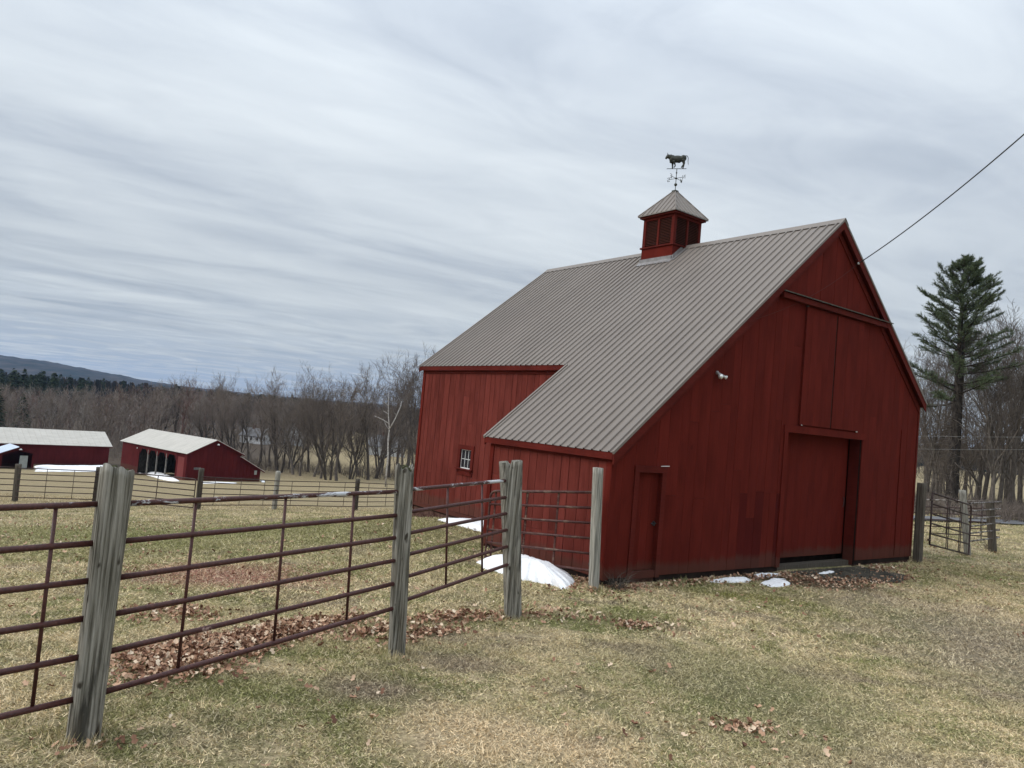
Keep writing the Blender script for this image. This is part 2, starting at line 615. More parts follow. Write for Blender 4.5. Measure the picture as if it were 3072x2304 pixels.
def needles_fn(lo, hi):
    def fn(n, l, bsdf):
        g = n.new('ShaderNodeNewGeometry')
        c = ramp(n, l, g.outputs['Random Per Island'], [(0, lo), (1, hi)])
        l.new(c, bsdf.inputs['Base Color'])
    return fn


material('pine_needles', needles_fn((0.042, 0.064, 0.035), (0.15, 0.185, 0.10)), 0.8, 0.15)
material('far_needles', needles_fn((0.020, 0.034, 0.020), (0.050, 0.068, 0.038)), 0.9, 0.1)


def turf_colour(n, l, seed_vec=None):
    """winter pasture seen from its world position: straw, olive, green and bare earth"""
    g = n.new('ShaderNodeNewGeometry')
    P = g.outputs['Position']
    flat = stretch(n, l, P, (1, 1, 0))
    a = noise(n, l, flat, 0.23, 5, 0.6, 0.4)
    b = noise(n, l, stretch(n, l, flat, (1, 1, 1), (31, 12, 0)), 0.62, 6, 0.65, 0.3)
    c2 = noise(n, l, stretch(n, l, flat, (1, 1, 1), (5, 71, 0)), 2.6, 5, 0.65)
    fine = noise(n, l, stretch(n, l, flat, (1, 1, 1), (9, 23, 0)), 11.0, 4, 0.7)
    M0 = lambda op, p, q: math_node(n, l, op, p, q)

    def fleck(big, k):
        """patches whose edges break up into tufts"""
        f = M0('ADD', M0('MULTIPLY', big, 0.52), M0('ADD', M0('MULTIPLY', c2, 0.28), M0('MULTIPLY', fine, 0.20)))
        return M0('ADD', f, M0('MULTIPLY', M0('SUBTRACT', seed_vec, 0.5), k)) if seed_vec is not None else f
    straw = mix(n, l, fine, (0.42, 0.330, 0.195), (0.74, 0.605, 0.385))
    olive = mix(n, l, fine, (0.200, 0.178, 0.078), (0.42, 0.370, 0.185))
    green = mix(n, l, fine, (0.105, 0.122, 0.036), (0.245, 0.250, 0.090))
    earth = mix(n, l, fine, (0.165, 0.120, 0.088), (0.39, 0.305, 0.225))
    col = mix(n, l, ramp(n, l, fleck(a, .12), [(0.46, 0.0), (0.56, 0.85)]), straw, olive)
    col = mix(n, l, ramp(n, l, fleck(b, .12), [(0.475, 0.0), (0.56, 0.80)]), col, green)
    b2 = noise(n, l, stretch(n, l, flat, (1, 1, 1), (77, 3, 0)), 0.75, 5, 0.6, 0.3)
    col = mix(n, l, ramp(n, l, fleck(b2, .08), [(0.52, 0.0), (0.60, 0.75)]), col, earth)
    sp = n.new('ShaderNodeSeparateXYZ')
    l.new(P, sp.inputs[0])
    M = lambda op, p, q=None: math_node(n, l, op, p, q)

    def blob(cx, cy, rx, ry, wob=0.9, edge=0.35):
        dx = M('DIVIDE', M('SUBTRACT', sp.outputs[0], cx), rx)
        dy = M('DIVIDE', M('SUBTRACT', sp.outputs[1], cy), ry)
        d = M('SQRT', M('ADD', M('MULTIPLY', dx, dx), M('MULTIPLY', dy, dy)))
        d = M('ADD', d, M('MULTIPLY', M('SUBTRACT', b, 0.5), wob))
        return ramp(n, l, M('MULTIPLY', d, 0.5), [(0.5 - edge * .5, 1.0), (0.5, 0.0)])
    # strip of better grass beyond the fence, straw lawn in front of it, worn track on the right
    col = mix(n, l, M('MULTIPLY', blob(-8, 20, 11, 7, 1.6, .8), 0.85), col, green)
    col = mix(n, l, M('MULTIPLY', blob(-2.2, 7.3, 1.7, .5, 1.2, .6), 0.6), col, green)
    col = mix(n, l, M('MULTIPLY', blob(0.1, 6.6, 1.5, 0.9, 1.2, .6), 0.85), col, mix(n, l, c2, (0.46, 0.345, 0.205), (0.76, 0.60, 0.395)))
    col = mix(n, l, M('MULTIPLY', blob(3.0, 8.6, 2.2, 2.4, 1.8, .8), 0.7), col, mix(n, l, c2, (0.105, 0.118, 0.045), (0.26, 0.25, 0.125)))
    col = mix(n, l, M('MULTIPLY', blob(8.5, 11.5, 3.4, 5.5, 1.2, .7), 0.75), col, mix(n, l, c2, (0.20, 0.165, 0.122), (0.40, 0.335, 0.25)))
    col = mix(n, l, M('MULTIPLY', blob(4.6, 14.0, 1.8, .45, .9, .6), 0.6), col, (0.20, 0.19, 0.055))
    col = mix(n, l, M('MULTIPLY', blob(-1.1, 7.55, .75, .55, 1.4, .7), 0.8), col, earth)
    col = mix(n, l, M('MULTIPLY', blob(-0.3, 8.6, .9, .35, 1.4, .7), 0.6), col, earth)
    # old bedding spread on the paddock
    col = mix(n, l, M('MULTIPLY', blob(-4.6, 12.7, 2.2, 1.2, 1.6, .7), 0.7), col, mix(n, l, c2, (0.25, 0.105, 0.075), (0.50, 0.31, 0.24)))
    # damp ground under the leaf litter by the barn
    col = mix(n, l, M('MULTIPLY', blob(6.6, 16.2, 2.6, .75, 1.0, .5), 0.8), col, (0.085, 0.052, 0.036))
    # hay stubble far out in the fields
    t = M('ADD', M('MULTIPLY', sp.outputs[0], -0.5), M('MULTIPLY', sp.outputs[1], 0.866))
    col = mix(n, l, M('MULTIPLY', ramp(n, l, M('DIVIDE', t, 100.0), [(0.36, 0.0), (0.48, 1.0)]), 0.7), col,
              mix(n, l, a, (0.34, 0.265, 0.16), (0.50, 0.40, 0.25)))
    # leaf mould under the valley wood
    wood = M('ADD', sp.outputs[0], M('MULTIPLY', sp.outputs[1], 0.235))
    wf = M('MULTIPLY', ramp(n, l, M('DIVIDE', t, 200.0), [(0.60, 0.0), (0.72, 1.0)]), ramp(n, l, M('ADD', M('DIVIDE', wood, -20.0), 0.0), [(0.0, 0.0), (1.0, 1.0)]))
    col = mix(n, l, M('MULTIPLY', wf, 0.95), col, mix(n, l, c2, (0.085, 0.065, 0.052), (0.15, 0.118, 0.095)))
    return col, c2, P


def turf_fn(n, l, bsdf):
    col, c2, P = turf_colour(n, l)
    d = noise(n, l, P, 22.0, 6, 0.75)
    col = mix(n, l, 1.0, col, ramp(n, l, d, [(0.3, 0.22), (0.5, 0.62), (0.7, 1.15)]), 'MULTIPLY')
    l.new(col, bsdf.inputs['Base Color'])
    bump(n, l, bsdf, d, 0.8, 0.04)


def blade_fn(n, l, bsdf):
    g = n.new('ShaderNodeNewGeometry')
    r = g.outputs['Random Per Island']
    col, c2, P = turf_colour(n, l, math_node(n, l, 'FRACT', math_node(n, l, 'MULTIPLY', r, 91.0)))
    col = mix(n, l, 1.0, col, ramp(n, l, r, [(0.0, 0.5), (0.5, 1.1), (1.0, 1.75)]), 'MULTIPLY')
    r2 = math_node(n, l, 'FRACT', math_node(n, l, 'MULTIPLY', r, 37.0))
    col = mix(n, l, ramp(n, l, r2, [(0.72, 0.0), (1.0, 0.8)]), col, (0.74, 0.63, 0.43))
    l.new(col, bsdf.inputs['Base Color'])


material('turf', turf_fn, 0.95, 0.05)
material('grass_blades', blade_fn, 0.8, 0.12)


def leaf_fn(n, l, bsdf):
    g = n.new('ShaderNodeNewGeometry')
    r = g.outputs['Random Per Island']
    c = ramp(n, l, r, [(0.0, (0.11, 0.055, 0.035)), (0.25, (0.24, 0.125, 0.080)), (0.55, (0.38, 0.225, 0.145)), (0.82, (0.54, 0.37, 0.25)), (1.0, (0.68, 0.56, 0.42))])
    l.new(c, bsdf.inputs['Base Color'])


material('dry_leaves', leaf_fn, 0.8, 0.15)


def chip_fn(n, l, bsdf):
    g = n.new('ShaderNodeNewGeometry')
    c = ramp(n, l, g.outputs['Random Per Island'], [(0.0, (0.18, 0.060, 0.044)), (0.5, (0.36, 0.150, 0.110)), (1.0, (0.60, 0.43, 0.34))])
    l.new(c, bsdf.inputs['Base Color'])


material('bedding', chip_fn, 0.85, 0.1)


def hill_fn(n, l, bsdf):
    g = n.new('ShaderNodeNewGeometry')
    f = noise(n, l, g.outputs['Position'], 0.012, 7, 0.7)
    l.new(ramp(n, l, f, [(0.38, (0.014, 0.020, 0.016)), (0.5, (0.038, 0.034, 0.030)), (0.66, (0.08, 0.066, 0.058))]), bsdf.inputs['Base Color'])


material('hill_forest', hill_fn, 1.0, 0.0)

# ------------------------------------------------------------------ the setting
def build_ground():
    def axis(lo, hi, fine_lo, fine_hi, step):
        c = list(np.arange(fine_lo, fine_hi, step))
        s, x = step, fine_hi
        while x < hi:
            c.append(x)
            s *= 1.13
            x += s
        c.append(hi)
        s, x, low = step, fine_lo, []
        while x > lo:
            s *= 1.13
            x -= s
            low.append(max(x, lo))
        return np.array(sorted(set(low + c)))
    xs = axis(-6000, 6000, -12, 20, 0.35)
    ys = axis(-60, 9000, 3, 48, 0.35)
    X, Y = np.meshgrid(xs, ys)
    Z = terrain(X, Y)
    V = np.stack([X, Y, Z], -1).reshape(-1, 3)
    nx, ny = len(xs), len(ys)
    i = (np.arange(ny - 1)[:, None] * nx + np.arange(nx - 1)[None, :]).ravel()
    o = link('ground', raw_mesh('ground', V, quads=np.stack([i, i + 1, i + 1 + nx, i + nx], -1)), MATS['turf'], smooth=True)
    o['kind'] = 'structure'


build_ground()


def build_hill():
    # the long ridge that falls away to the right; its crest follows the photograph's skyline at about three kilometres
    az_px = np.array([-1500, -900, -450, -150, 0, 140, 300, 420, 560, 760, 1100, 1600, 2300, 3100, 4200])
    up_px = np.array([95, 92, 80, 66, 57, 50, 36, 22, 12, 9, 10, 12, 14, 16, 14])
    D = 3000.0
    cols, rows = 420, 26
    px = np.linspace(-1500, 4200, cols)
    h = np.interp(px, az_px, up_px) / F_PX * D + CAM_H
    h = h + 5.0 * (value_noise(px * .03, px * 0, 4) - .5)
    u = (px - 1536) / F_PX
    V = []
    for r in range(rows):
        s = r / (rows - 1)
        prof = math.sin(min(s / 0.55, 1) * math.pi / 2) ** 1.2 if s < .55 else 1 - .5 * ((s - .55) / .45) ** 2
        d = D - 900 + 1640 * s
        x, y = u * d * 1.0, np.full(cols, d)
        z = -13 + (h + 13) * prof + 6 * (value_noise(x * .03, y * .03, 8) - .5) * (s > .05) + 3.5 * (value_noise(x * .11, y * .11, 9) - .5) * (s > .05)
        V.append(np.stack([x, y, z], -1))
    V = np.concatenate(V)
    i = (np.arange(rows - 1)[:, None] * cols + np.arange(cols - 1)[None, :]).ravel()
    o = link('hill', raw_mesh('hill', V, quads=np.stack([i, i + 1, i + 1 + cols, i + cols], -1)), MATS['hill_forest'])
    o['kind'] = 'structure'


build_hill()


def build_road():
    mb = MB()
    a, b = ground_at(2760, 1557), ground_at(3072, 1571)
    d = (b - a)
    d.z = 0
    d.normalize()
    n = Vector((-d.y, d.x, 0))
    pts = []
    for s in np.arange(-14, 140, 2.0):
        c = a + d * float(s)
        for k in (-1.15, -.4, .4, 1.15):
            q = c + n * k
            pts.append((q.x, q.y, tz(q.x, q.y) + .10 - (.02 if abs(k) > 1 else 0)))
    m = len(pts) // 4
    fs = [(i * 4 + j, (i + 1) * 4 + j, (i + 1) * 4 + j + 1, i * 4 + j + 1) for i in range(m - 1) for j in range(3)]
    mb.add(pts, fs)
    o = mb.build('road', MATS['asphalt'], smooth=True)
    o['kind'] = 'structure'


build_road()

# ------------------------------------------------------------------ the barn
TH = 0.644636
BO = Vector((1.968, 13.475, 0))
BU = Vector((math.cos(TH), math.sin(TH), 0))
BV = Vector((-math.sin(TH), math.cos(TH), 0))


def bw(u, v, z=0.0):
    return BO + BU * u + BV * v + Vector((0, 0, z))


ZL, S, UR, UE, URT = 2.422, 0.8267, 7.378, 2.324, 12.423
L1, LR = 4.158, 11.513
WU, WV, WUR, WUE, WVL1, WVLR = 0.137, 0.142, 12.293, 2.458, 4.001, 11.371
ZR = ZL + S * UR
ALPHA = math.atan(S)


def roof_z(u):
    return ZL + S * u if u <= UR else ZR - S * (u - UR)


def build_barn():
    barn = empty('barn', BO, TH)
    tag(barn, 'large red board barn with grey ribbed metal roof and louvred cupola', 'barn')
    rnd = random.Random(5)

    def part(name, poly, axis, a, b, mat, parent=barn):
        return MB().prism(poly, axis, a, b).build(name, MATS[mat], parent)

    # ---- front gable wall: sheathing behind, boards in front, with the two door openings left free
    DL, DR, DT = 0.75, 1.65, 2.19
    BL, BR, BT = 5.77, 9.215, 3.14
    und = 0.15                                    # boards stop under the roof deck
    sh = MB()
    for u0, u1, zb in ((WU, DL + .06, -.1), (DL + .06, DR - .06, DT - .06), (DR - .06, BL, -.1), (BL, UR, BT), (UR, BR, BT), (BR, WUR, -.1)):
        sh.prism([(u0, zb), (u1, zb), (u1, roof_z(u1) - und), (u0, roof_z(u0) - und)], 'y', WV + .024, WV + .06)
    front = sh.build('front_wall', MATS['dark_inside'], barn)
    edges = [WU]
    for stop in (DL, DR, BL, UR, BR, WUR):
        n = max(1, round((stop - edges[-1]) / 0.30))
        base = edges[-1]
        w = np.array([rnd.uniform(.8, 1.25) for _ in range(n)])
        edges += list(base + np.cumsum(w / w.sum()) * (stop - base))
    for u0, u1 in zip(edges[:-1], edges[1:]):
        um = (u0 + u1) / 2
        zb = 0.075 - 0.006 * um
        if DL < um < DR:
            zb = DT
        elif BL < um < BR:
            zb = BT
        t0, t1 = roof_z(u0) - und, roof_z(u1) - und
        tmin = min(t0, t1)
        cuts = []
        if zb < 1:
            r = rnd.random()
            if 4.2 < um < BL:
                cuts.append(rnd.choice([1.15, 1.72, 1.78]) + rnd.uniform(-.03, .03))
            elif r < .45:
                cuts.append(rnd.choice([.55, .9, 1.25, 1.62, 2.2]) + rnd.uniform(-.05, .05))
            if rnd.random() < .25 and tmin > 4:
                cuts.append(rnd.uniform(2.9, 3.9))
        elif rnd.random() < .4 and tmin > 6.6:
            cuts.append(rnd.uniform(5.0, 6.0))
        cuts = [c for c in sorted(cuts) if zb + .3 < c < tmin - .3]
        zs = [zb] + cuts
        for k, z0 in enumerate(zs):
            last = k == len(zs) - 1
            g = rnd.choice([.0008, .0012, .0025, .004, .0045])
            a0, a1 = (t0, t1) if last else (zs[k + 1] - .004, zs[k + 1] - .004)
            pr = rnd.uniform(0, .005)
            mat = 'red_board'
            if (4.1 < um < 5.75 and z0 < .5 and a0 < 3 and rnd.random() < .75):
                mat = 'red_board_fresh'
            part('board', [(u0 + g, z0), (u1 - g, z0), (u1 - g, a1), (u0 + g, a0)], 'y', WV - pr, WV + .022, mat, front)
    # ---- lean-to side wall and upper side wall
    def side_wall(name, u, v0, v1, zb0, zb1, zt, skip=None, n=None, mat='red_board_faded'):
        s = MB()
        if skip:
            a, b, c, d = skip
            s.prism([(v0, -.2), (a, -.2), (a, zt), (v0, zt)], 'x', u + .024, u + .06)
            s.prism([(b, -.2), (v1, -.2), (v1, zt), (b, zt)], 'x', u + .024, u + .06)
            s.prism([(a, -.2), (b, -.2), (b, c), (a, c)], 'x', u + .024, u + .06)
            s.prism([(a, d), (b, d), (b, zt), (a, zt)], 'x', u + .024, u + .06)
        else:
            s.prism([(v0, -.2), (v1, -.2), (v1, zt), (v0, zt)], 'x', u + .024, u + .06)
        wall = s.build(name, MATS['dark_inside'], barn)
        stops = [v1] if not skip else [skip[0], skip[1], v1]
        ed = [v0]
        for st in stops:
            k = max(1, round((st - ed[-1]) / .265))
            w = np.array([rnd.uniform(.75, 1.3) for _ in range(k)])
            base = ed[-1]
            ed += list(base + np.cumsum(w / w.sum()) * (st - base))
        for a, b in zip(ed[:-1], ed[1:]):
            m = (a + b) / 2
            zb = zb0 + (zb1 - zb0) * (m - v0) / (v1 - v0)
            spans = [(zb, zt)]
            if skip and skip[0] < m < skip[1]:
                spans = [(zb, skip[2]), (skip[3], zt)]
            for lo, hi in spans:
                cuts = [lo]
                if hi - lo > 1.2 and rnd.random() < .5:
                    cuts.append(lo + rnd.choice([.45, .7, 1.05, 1.5]) + rnd.uniform(-.1, .1))
                gp = rnd.choice([.003, .006, .009])
                for k, z0 in enumerate(cuts):
                    z1 = hi if k == len(cuts) - 1 else cuts[k + 1] - .005
                    pr = rnd.uniform(0, .006)
                    part('board', [(a + gp, z0), (b - gp, z0), (b - gp, z1), (a + gp, z1)], 'x', u - pr, u + .022, mat, wall)
        return wall

    side_wall('lean_to_wall', WU, WV + .03, WVL1, .075, .03, ZL + S * WU - .12)
    side_wall('side_wall', WUE, WVL1 - .1, WVLR - .02, .03, -.05, ZL + S * WUE - .12, (8.07, 8.905, 1.16, 1.985))
    # walls out of sight, so that the barn is closed
    part('rear_wall', [(WUE, -.3), (WUR, -.3), (WUR, roof_z(WUR) - und), (UR, ZR - und), (WUE, roof_z(WUE) - und)], 'y', WVLR - .05, WVLR, 'red_board')
    part('far_side_wall', [(WV + .06, -.3), (WVLR - .05, -.3), (WVLR - .05, roof_z(WUR) - und), (WV + .06, roof_z(WUR) - und)], 'x', WUR - .05, WUR, 'red_board')
    part('lean_to_end_wall', [(WU, -.2), (WUE + .02, -.2), (WUE + .02, roof_z(WUE) - und), (WU, roof_z(WU) - und)], 'y', WVL1 - .04, WVL1, 'red_board')
    # ---- corner boards, friezes, foundation
    def trim(a, b, mat='red_trim', name='trim_board'):
        return MB().box(a, b).build(name, MATS[mat], barn)
    trim((WU - .028, WV - .022, .05), (WU + .10, WV + .02, ZL - .02), 'red_board', 'corner_board')
    trim((WU - .026, WV + .022, .05), (WU - .004, WV + .13, ZL - .02), 'red_board', 'corner_board')
    trim((WUE - .03, WVLR - .12, -.08), (WUE - .002, WVLR + .02, ZL + S * WUE - .13), 'red_board', 'corner_board')
    trim((WU - .03, WVL1 - .11, .02), (WU - .004, WVL1 + .02, ZL), 'red_board', 'corner_board')
    trim((WUE - .034, WVL1 + .02, ZL + S * WUE - .33), (WUE - .006, WVLR - .12, ZL + S * WUE - .135), 'red_trim', 'frieze_board')
    trim((WU - .032, WV + .135, ZL + S * WU - .30), (WU - .006, WVL1 - .115, ZL + S * WU - .125), 'red_trim', 'frieze_board')
    trim((WUR - .06, WV - .02, .0), (WUR + .02, WV + .02, roof_z(WUR) - .15), 'red_board', 'corner_board')
    fd = MB()
    fd.box((WU + .05, WV + .062, -.5), (BL - .031, WV + .3, .08))
    fd.box((BR + .031, WV + .062, -.5), (WUR - .031, WV + .3, .08))
    fd.box((WU + .062, WV + .301, -.5), (WU + .3, WVL1 - .041, .05))
    fd.box((WUE + .04, WVL1, -1.4), (WUE + .3, WVLR, .0))
    fd.box((WUR - .3, WV + .05, -1.6), (WUR - .02, WVLR, .0))
    fd.build('foundation', MATS['foundation'], barn)
    trim((WUE - .02, WVL1, -.16), (WUE + .04, WVLR + .02, -.03), 'red_trim', 'sill_board')
    # ---- roof deck (its edges are the painted fascia), ribbed sheets, ridge cap
    dk = MB()
    th = .09

    def slope(u0, u1, v0, v1, up, dn):
        dk.prism([(u0, roof_z(u0) - up), (u1, roof_z(u1) - up), (u1, roof_z(u1) - dn), (u0, roof_z(u0) - dn)], 'y', v0, v1)
    slope(UE + .03, UR, .03, LR - .03, .012, th)
    slope(.03, UE + .03, .03, L1 - .03, .012, th)
    slope(UR, URT - .03, .03, LR - .03, .012, th)
    roof = dk.build('roof', MATS['red_trim'], barn)
    ca, sa = math.cos(ALPHA), math.sin(ALPHA)

    def sheet(u_lo, v0, v1, first, side=1):
        prof = []
        pitch = .2286
        k0 = math.ceil((v0 - .01) / pitch - .5)
        prof.append((v0, .0))
        k = k0
        while (k + .5) * pitch < v1 - .035:
            c = (k + .5) * pitch
            if c > v0 + .035:
                prof += [(c - .026, .0), (c - .014, .032), (c + .014, .032), (c + .026, .0)]
            k += 1
        prof.append((v1 + (.0 if abs(v1 - LR) < .01 or abs(v1 - L1) < .01 else .012), .0 if abs(v1 - LR) < .01 or abs(v1 - L1) < .01 else .002))
        vs = []
        for (u, ) in ((u_lo,), (UR,)):
            z = roof_z(u) if side == 1 else ZR - S * (u_lo - UR) if u == u_lo else ZR
            for v, h in prof:
                vs.append((u - side * h * sa, v, z + h * ca))
        n = len(prof)
        fs = [(i, i + 1, n + i + 1, n + i) for i in range(n - 1)]
        return MB().add(vs, fs).build('roof_sheet', MATS['roof_metal'], roof)
    v = 0.0
    while v < L1 - .01:
        v1 = min(v + .9144, L1)
        sheet(0.0, v, v1, v == 0)
        v = v1
    while v < LR - .01:
        v1 = min(v + .9144, LR)
        sheet(UE, v, v1, False)
        v = v1
    v = 0.0
    while v < LR - .01:
        v1 = min(v + .9144, LR)
        sheet(URT, v, v1, False, -1)
        v = v1
    rc = MB()
    w = .17
    for (v0, v1) in ((-.03, LR + .02),):
        rc.add([(UR - w, v0, ZR - S * w + .034), (UR, v0, ZR + .05), (UR + w, v0, ZR - S * w + .034),
                (UR - w, v1, ZR - S * w + .034), (UR, v1, ZR + .05), (UR + w, v1, ZR - S * w + .034)], [(0, 1, 4, 3), (1, 2, 5, 4)])
    rc.build('ridge_cap', MATS['roof_metal'], roof)
    # metal drip trim on the gable edges and the edge of the lean-to
    def edge_trim(u0, u1, v0, v1, name='edge_trim'):
        m = MB()
        s_ = 1 if u1 <= UR + .01 else -1
        pts = []
        for u in (u0, u1):
            z = roof_z(u)
            pts.append([(u - s_ * .026 * sa, v0, z + .026 * ca), (u - s_ * .026 * sa, v1, z + .026 * ca), (u, v1, z - .03), (u, v0, z - .03)])
        vs = pts[0] + pts[1]
        m.add(vs, [(0, 1, 5, 4), (1, 2, 6, 5), (2, 3, 7, 6), (3, 0, 4, 7), (0, 3, 2, 1), (4, 5, 6, 7)])
        m.build(name, MATS['roof_metal'], roof)
    edge_trim(0.0, UR, -.018, .02)
    edge_trim(UR + .001, URT, -.018, .05)
    edge_trim(0.0, UE, L1 - .04, L1 + .02)
    edge_trim(UE, UR, LR - .04, LR + .02)
    # barge boards and the narrower board on the wall below them, both slopes
    for (u0, u1) in ((.02, UR), (UR, URT - .02)):
        for (a, b, y0, y1) in ((.03, .235, -.004, .028), (.235, .40, WV - .03, WV - .007)):
            uu0, uu1 = u0, u1
            if a > .2:
                uu0, uu1 = (WU, UR) if u0 < UR - .1 else (UR, WUR)
            part('barge_board' if a < .1 else 'rake_frieze', [(uu0, roof_z(uu0) - b), (uu1, roof_z(uu1) - b), (uu1, roof_z(uu1) - a), (uu0, roof_z(uu0) - a)], 'y', y0, y1, 'red_trim')
        part('soffit', [(u0, roof_z(u0) - .12), (u1, roof_z(u1) - .12), (u1, roof_z(u1) - .095), (u0, roof_z(u0) - .095)], 'y', .029, WV + .05, 'red_trim')
    part('barge_board', [(.02, roof_z(.02) - .2), (UE, roof_z(UE) - .2), (UE, roof_z(UE) - .03), (.02, roof_z(.02) - .03)], 'y', L1 - .028, L1 + .004, 'red_trim')
    part('barge_board', [(UE, roof_z(UE) - .2), (UR, ZR - .2), (UR, ZR - .03), (UE, roof_z(UE) - .03)], 'y', LR - .028, LR + .004, 'red_trim')
    trim((.012, .03, ZL - .135), (.036, L1 - .03, ZL - .005), 'red_trim', 'eave_board')
    trim((UE + .012, L1 + .03, ZL + S * UE - .135), (UE + .036, LR - .03, ZL + S * UE - .005), 'red_trim', 'eave_board')
    trim((.037, .03, ZL - .125), (WU + .02, L1 - .03, ZL - .1), 'red_trim', 'eave_soffit')
    trim((UE + .037, L1 + .03, ZL + S * UE - .125), (WUE + .02, LR - .03, ZL + S * UE - .1), 'red_trim', 'eave_soffit')
    # ---- small door in the lean-to gable
    door = MB().box((DL + .12, WV + .10, .17), (DR - .12, WV + .115, DT - .13)).build('door', MATS['dark_inside'], barn)
    w = (DR - DL - .24) / 3
    for k in range(3):
        part('board', [(DL + .12 + k * w + .002, .175), (DL + .12 + (k + 1) * w - .002, .175), (DL + .12 + (k + 1) * w - .002, DT - .13), (DL + .12 + k * w + .002, DT - .13)], 'y', WV + .075, WV + .099, 'red_board', door)
    lt = MB()
    lt.box((DR - .26, WV + .045, 1.06), (DR - .10, WV + .06, 1.085))
    lt.box((DR - .20, WV + .03, 1.03), (DR - .18, WV + .075, 1.115))
    lt.build('latch', MATS['cable'], door)
    c = MB()
    c.box((DL, WV - .026, .03), (DL + .12, WV + .1, DT - .12))
    c.box((DR - .12, WV - .026, .03), (DR, WV + .1, DT - .12))
    c.box((DL - .01, WV - .030, DT - .12), (DR + .02, WV + .1, DT + .01))
    c.box((DL + .12, WV - .01, .03), (DR - .12, WV + .09, .165))
    c.build('door_casing', MATS['red_trim'], barn)
    MB().tube([bv for bv in ((1.45, WV - .04, 2.205), (1.68, WV - .05, 2.215))], .008, 6).build('peg', MATS['white_paint'], barn)
    # ---- big sliding door set back in its opening
    dv = WV + .33
    big = MB().box((BL - .2, dv + .03, .13), (BR - .075, dv + .05, BT + .1)).build('sliding_door', MATS['dark_inside'], barn)
    e = np.linspace(BL - .2, BR - .075, 13)
    for a, b in zip(e[:-1], e[1:]):
        part('board', [(a + .0012, .14), (b - .0012, .14), (b - .0012, BT + .1), (a + .0012, BT + .1)], 'y', dv + rnd.uniform(0, .0015), dv + .029, 'red_board', big)
    MB().tube([(BR - .20, dv - .03, 1.35), (BR - .20, dv - .05, 1.42), (BR - .20, dv - .05, 1.55), (BR - .20, dv - .03, 1.62)], .01, 6).build('handle', MATS['cable'], big)
    MB().box((BL - .6, dv + .25, -.2), (BR + .6, dv + .28, BT + .4)).build('interior_backing', MATS['dark_inside'], barn)
    jb = MB()
    jb.box((BR, WV + .061, -.1), (BR + .03, dv + .005, BT))
    jb.box((BL - .03, WV + .061, -.1), (BL, dv - .01, BT))
    jb.box((BL, WV + .061, BT), (BR, dv + .06, BT + .03))
    jb.build('door_jamb', MATS['red_trim'], barn)
    c = MB()
    c.box((BL - .15, WV - .03, .02), (BL, WV + .06, BT))
    c.box((BL - .17, WV - .034, BT), (BR + .14, WV + .06, BT + .17))
    c.build('door_casing', MATS['red_board'], barn)
    MB().box((BL, WV + .16, -.3), (BR, dv + .06, -.01)).build('door_sill', MATS['post_wood_dark'], barn)
    # ---- hay door, its hood, and the batten on the right
    for k, (a, b, pr) in enumerate(((6.17, 7.502, .052), (7.545, 8.84, .062))):
        leaf = part('hay_door', [(a, 3.345), (b, 3.345), (b, 6.15), (a, 6.15)], 'y', WV - pr + .016, WV - .006, 'red_trim')
        e = np.linspace(a, b, 6)
        for p, q in zip(e[:-1], e[1:]):
            part('board', [(p + .001, 3.345), (q - .001, 3.345), (q - .001, 6.15), (p + .001, 6.15)], 'y', WV - pr + rnd.uniform(0, .0015), WV - pr + .015, 'red_board', leaf)
    MB().box((7.5025, WV - .045, 3.35), (7.5445, WV - .007, 6.14)).build('leaf_gap_shade', MATS['dark_inside'], barn)  # solid dark strip standing in for the shade in the seam between leaves
    MB().box((6.16, WV - .065, 6.15), (6.20, WV - .006, 6.18)).build('roller', MATS['cable'], barn)
    MB().sphere((8.80, WV - .045, 3.335), .022, 8, 6, 1.6, 1, .8).build('roller', MATS['white_paint'], barn)
    MB().sphere((6.22, WV - .07, 3.335), .014, 8, 6, 1.6, 1, .8).build('roller', MATS['white_paint'], barn)
    hood = MB().box((5.04, WV - .14, 6.19), (10.08, WV - .008, 6.31)).build('track_hood', MATS['red_trim'], barn)
    MB().prism([(WV - .19, 6.32), (WV - .008, 6.375), (WV - .008, 6.40), (WV - .19, 6.345)], 'x', 5.02, 10.10).build('hood_board', MATS['post_wood_dark'], hood)
    trim((11.295, WV - .022, .07), (11.335, WV - .007, 3.53), 'red_board', 'batten')
    # ---- window in the upper side wall
    a, b, z0, z1 = 8.07, 8.905, 1.16, 1.985
    fr = MB()
    x0, x1 = WUE - .03, WUE + .05
    fr.box((x0, a, z0), (x1, a + .13, z1))
    fr.box((x0, b - .13, z0), (x1, b, z1))
    fr.box((x0, a + .13, z1 - .13), (x1, b - .13, z1))
    fr.box((x0, a + .02, z0 - .06), (x1, b - .02, z0 + .10))
    win = fr.build('window', MATS['red_trim'], barn)
    MB().box((WUE - .075, a - .03, z0 + .10), (WUE + .03, b + .03, z0 + .135)).build('sill', MATS['red_trim'], win)
    pa, pb, pz0, pz1 = a + .13, b - .13, z0 + .135, z1 - .13
    sash = MB()
    t = .014
    xs0, xs1 = WUE + .028, WUE + .05
    sash.box((xs0, pa, pz0), (xs1, pb, pz0 + .03))
    sash.box((xs0, pa, pz1 - .02), (xs1, pb, pz1))
    sash.box((xs0, pa, pz0 + .03), (xs1, pa + .02, pz1 - .02))
    sash.box((xs0, pb - .02, pz0 + .03), (xs1, pb, pz1 - .02))
    vs3 = np.linspace(pa + .02, pb - .02, 4)
    zm = (pz0 + pz1) / 2
    for q in vs3[1:-1]:
        sash.box((xs0 + .002, q - t / 2, pz0 + .03), (xs1, q + t / 2, pz1 - .02))
    sash.box((xs0 + .004, pa + .02, zm - t / 2), (xs1, pb - .02, zm + t / 2))
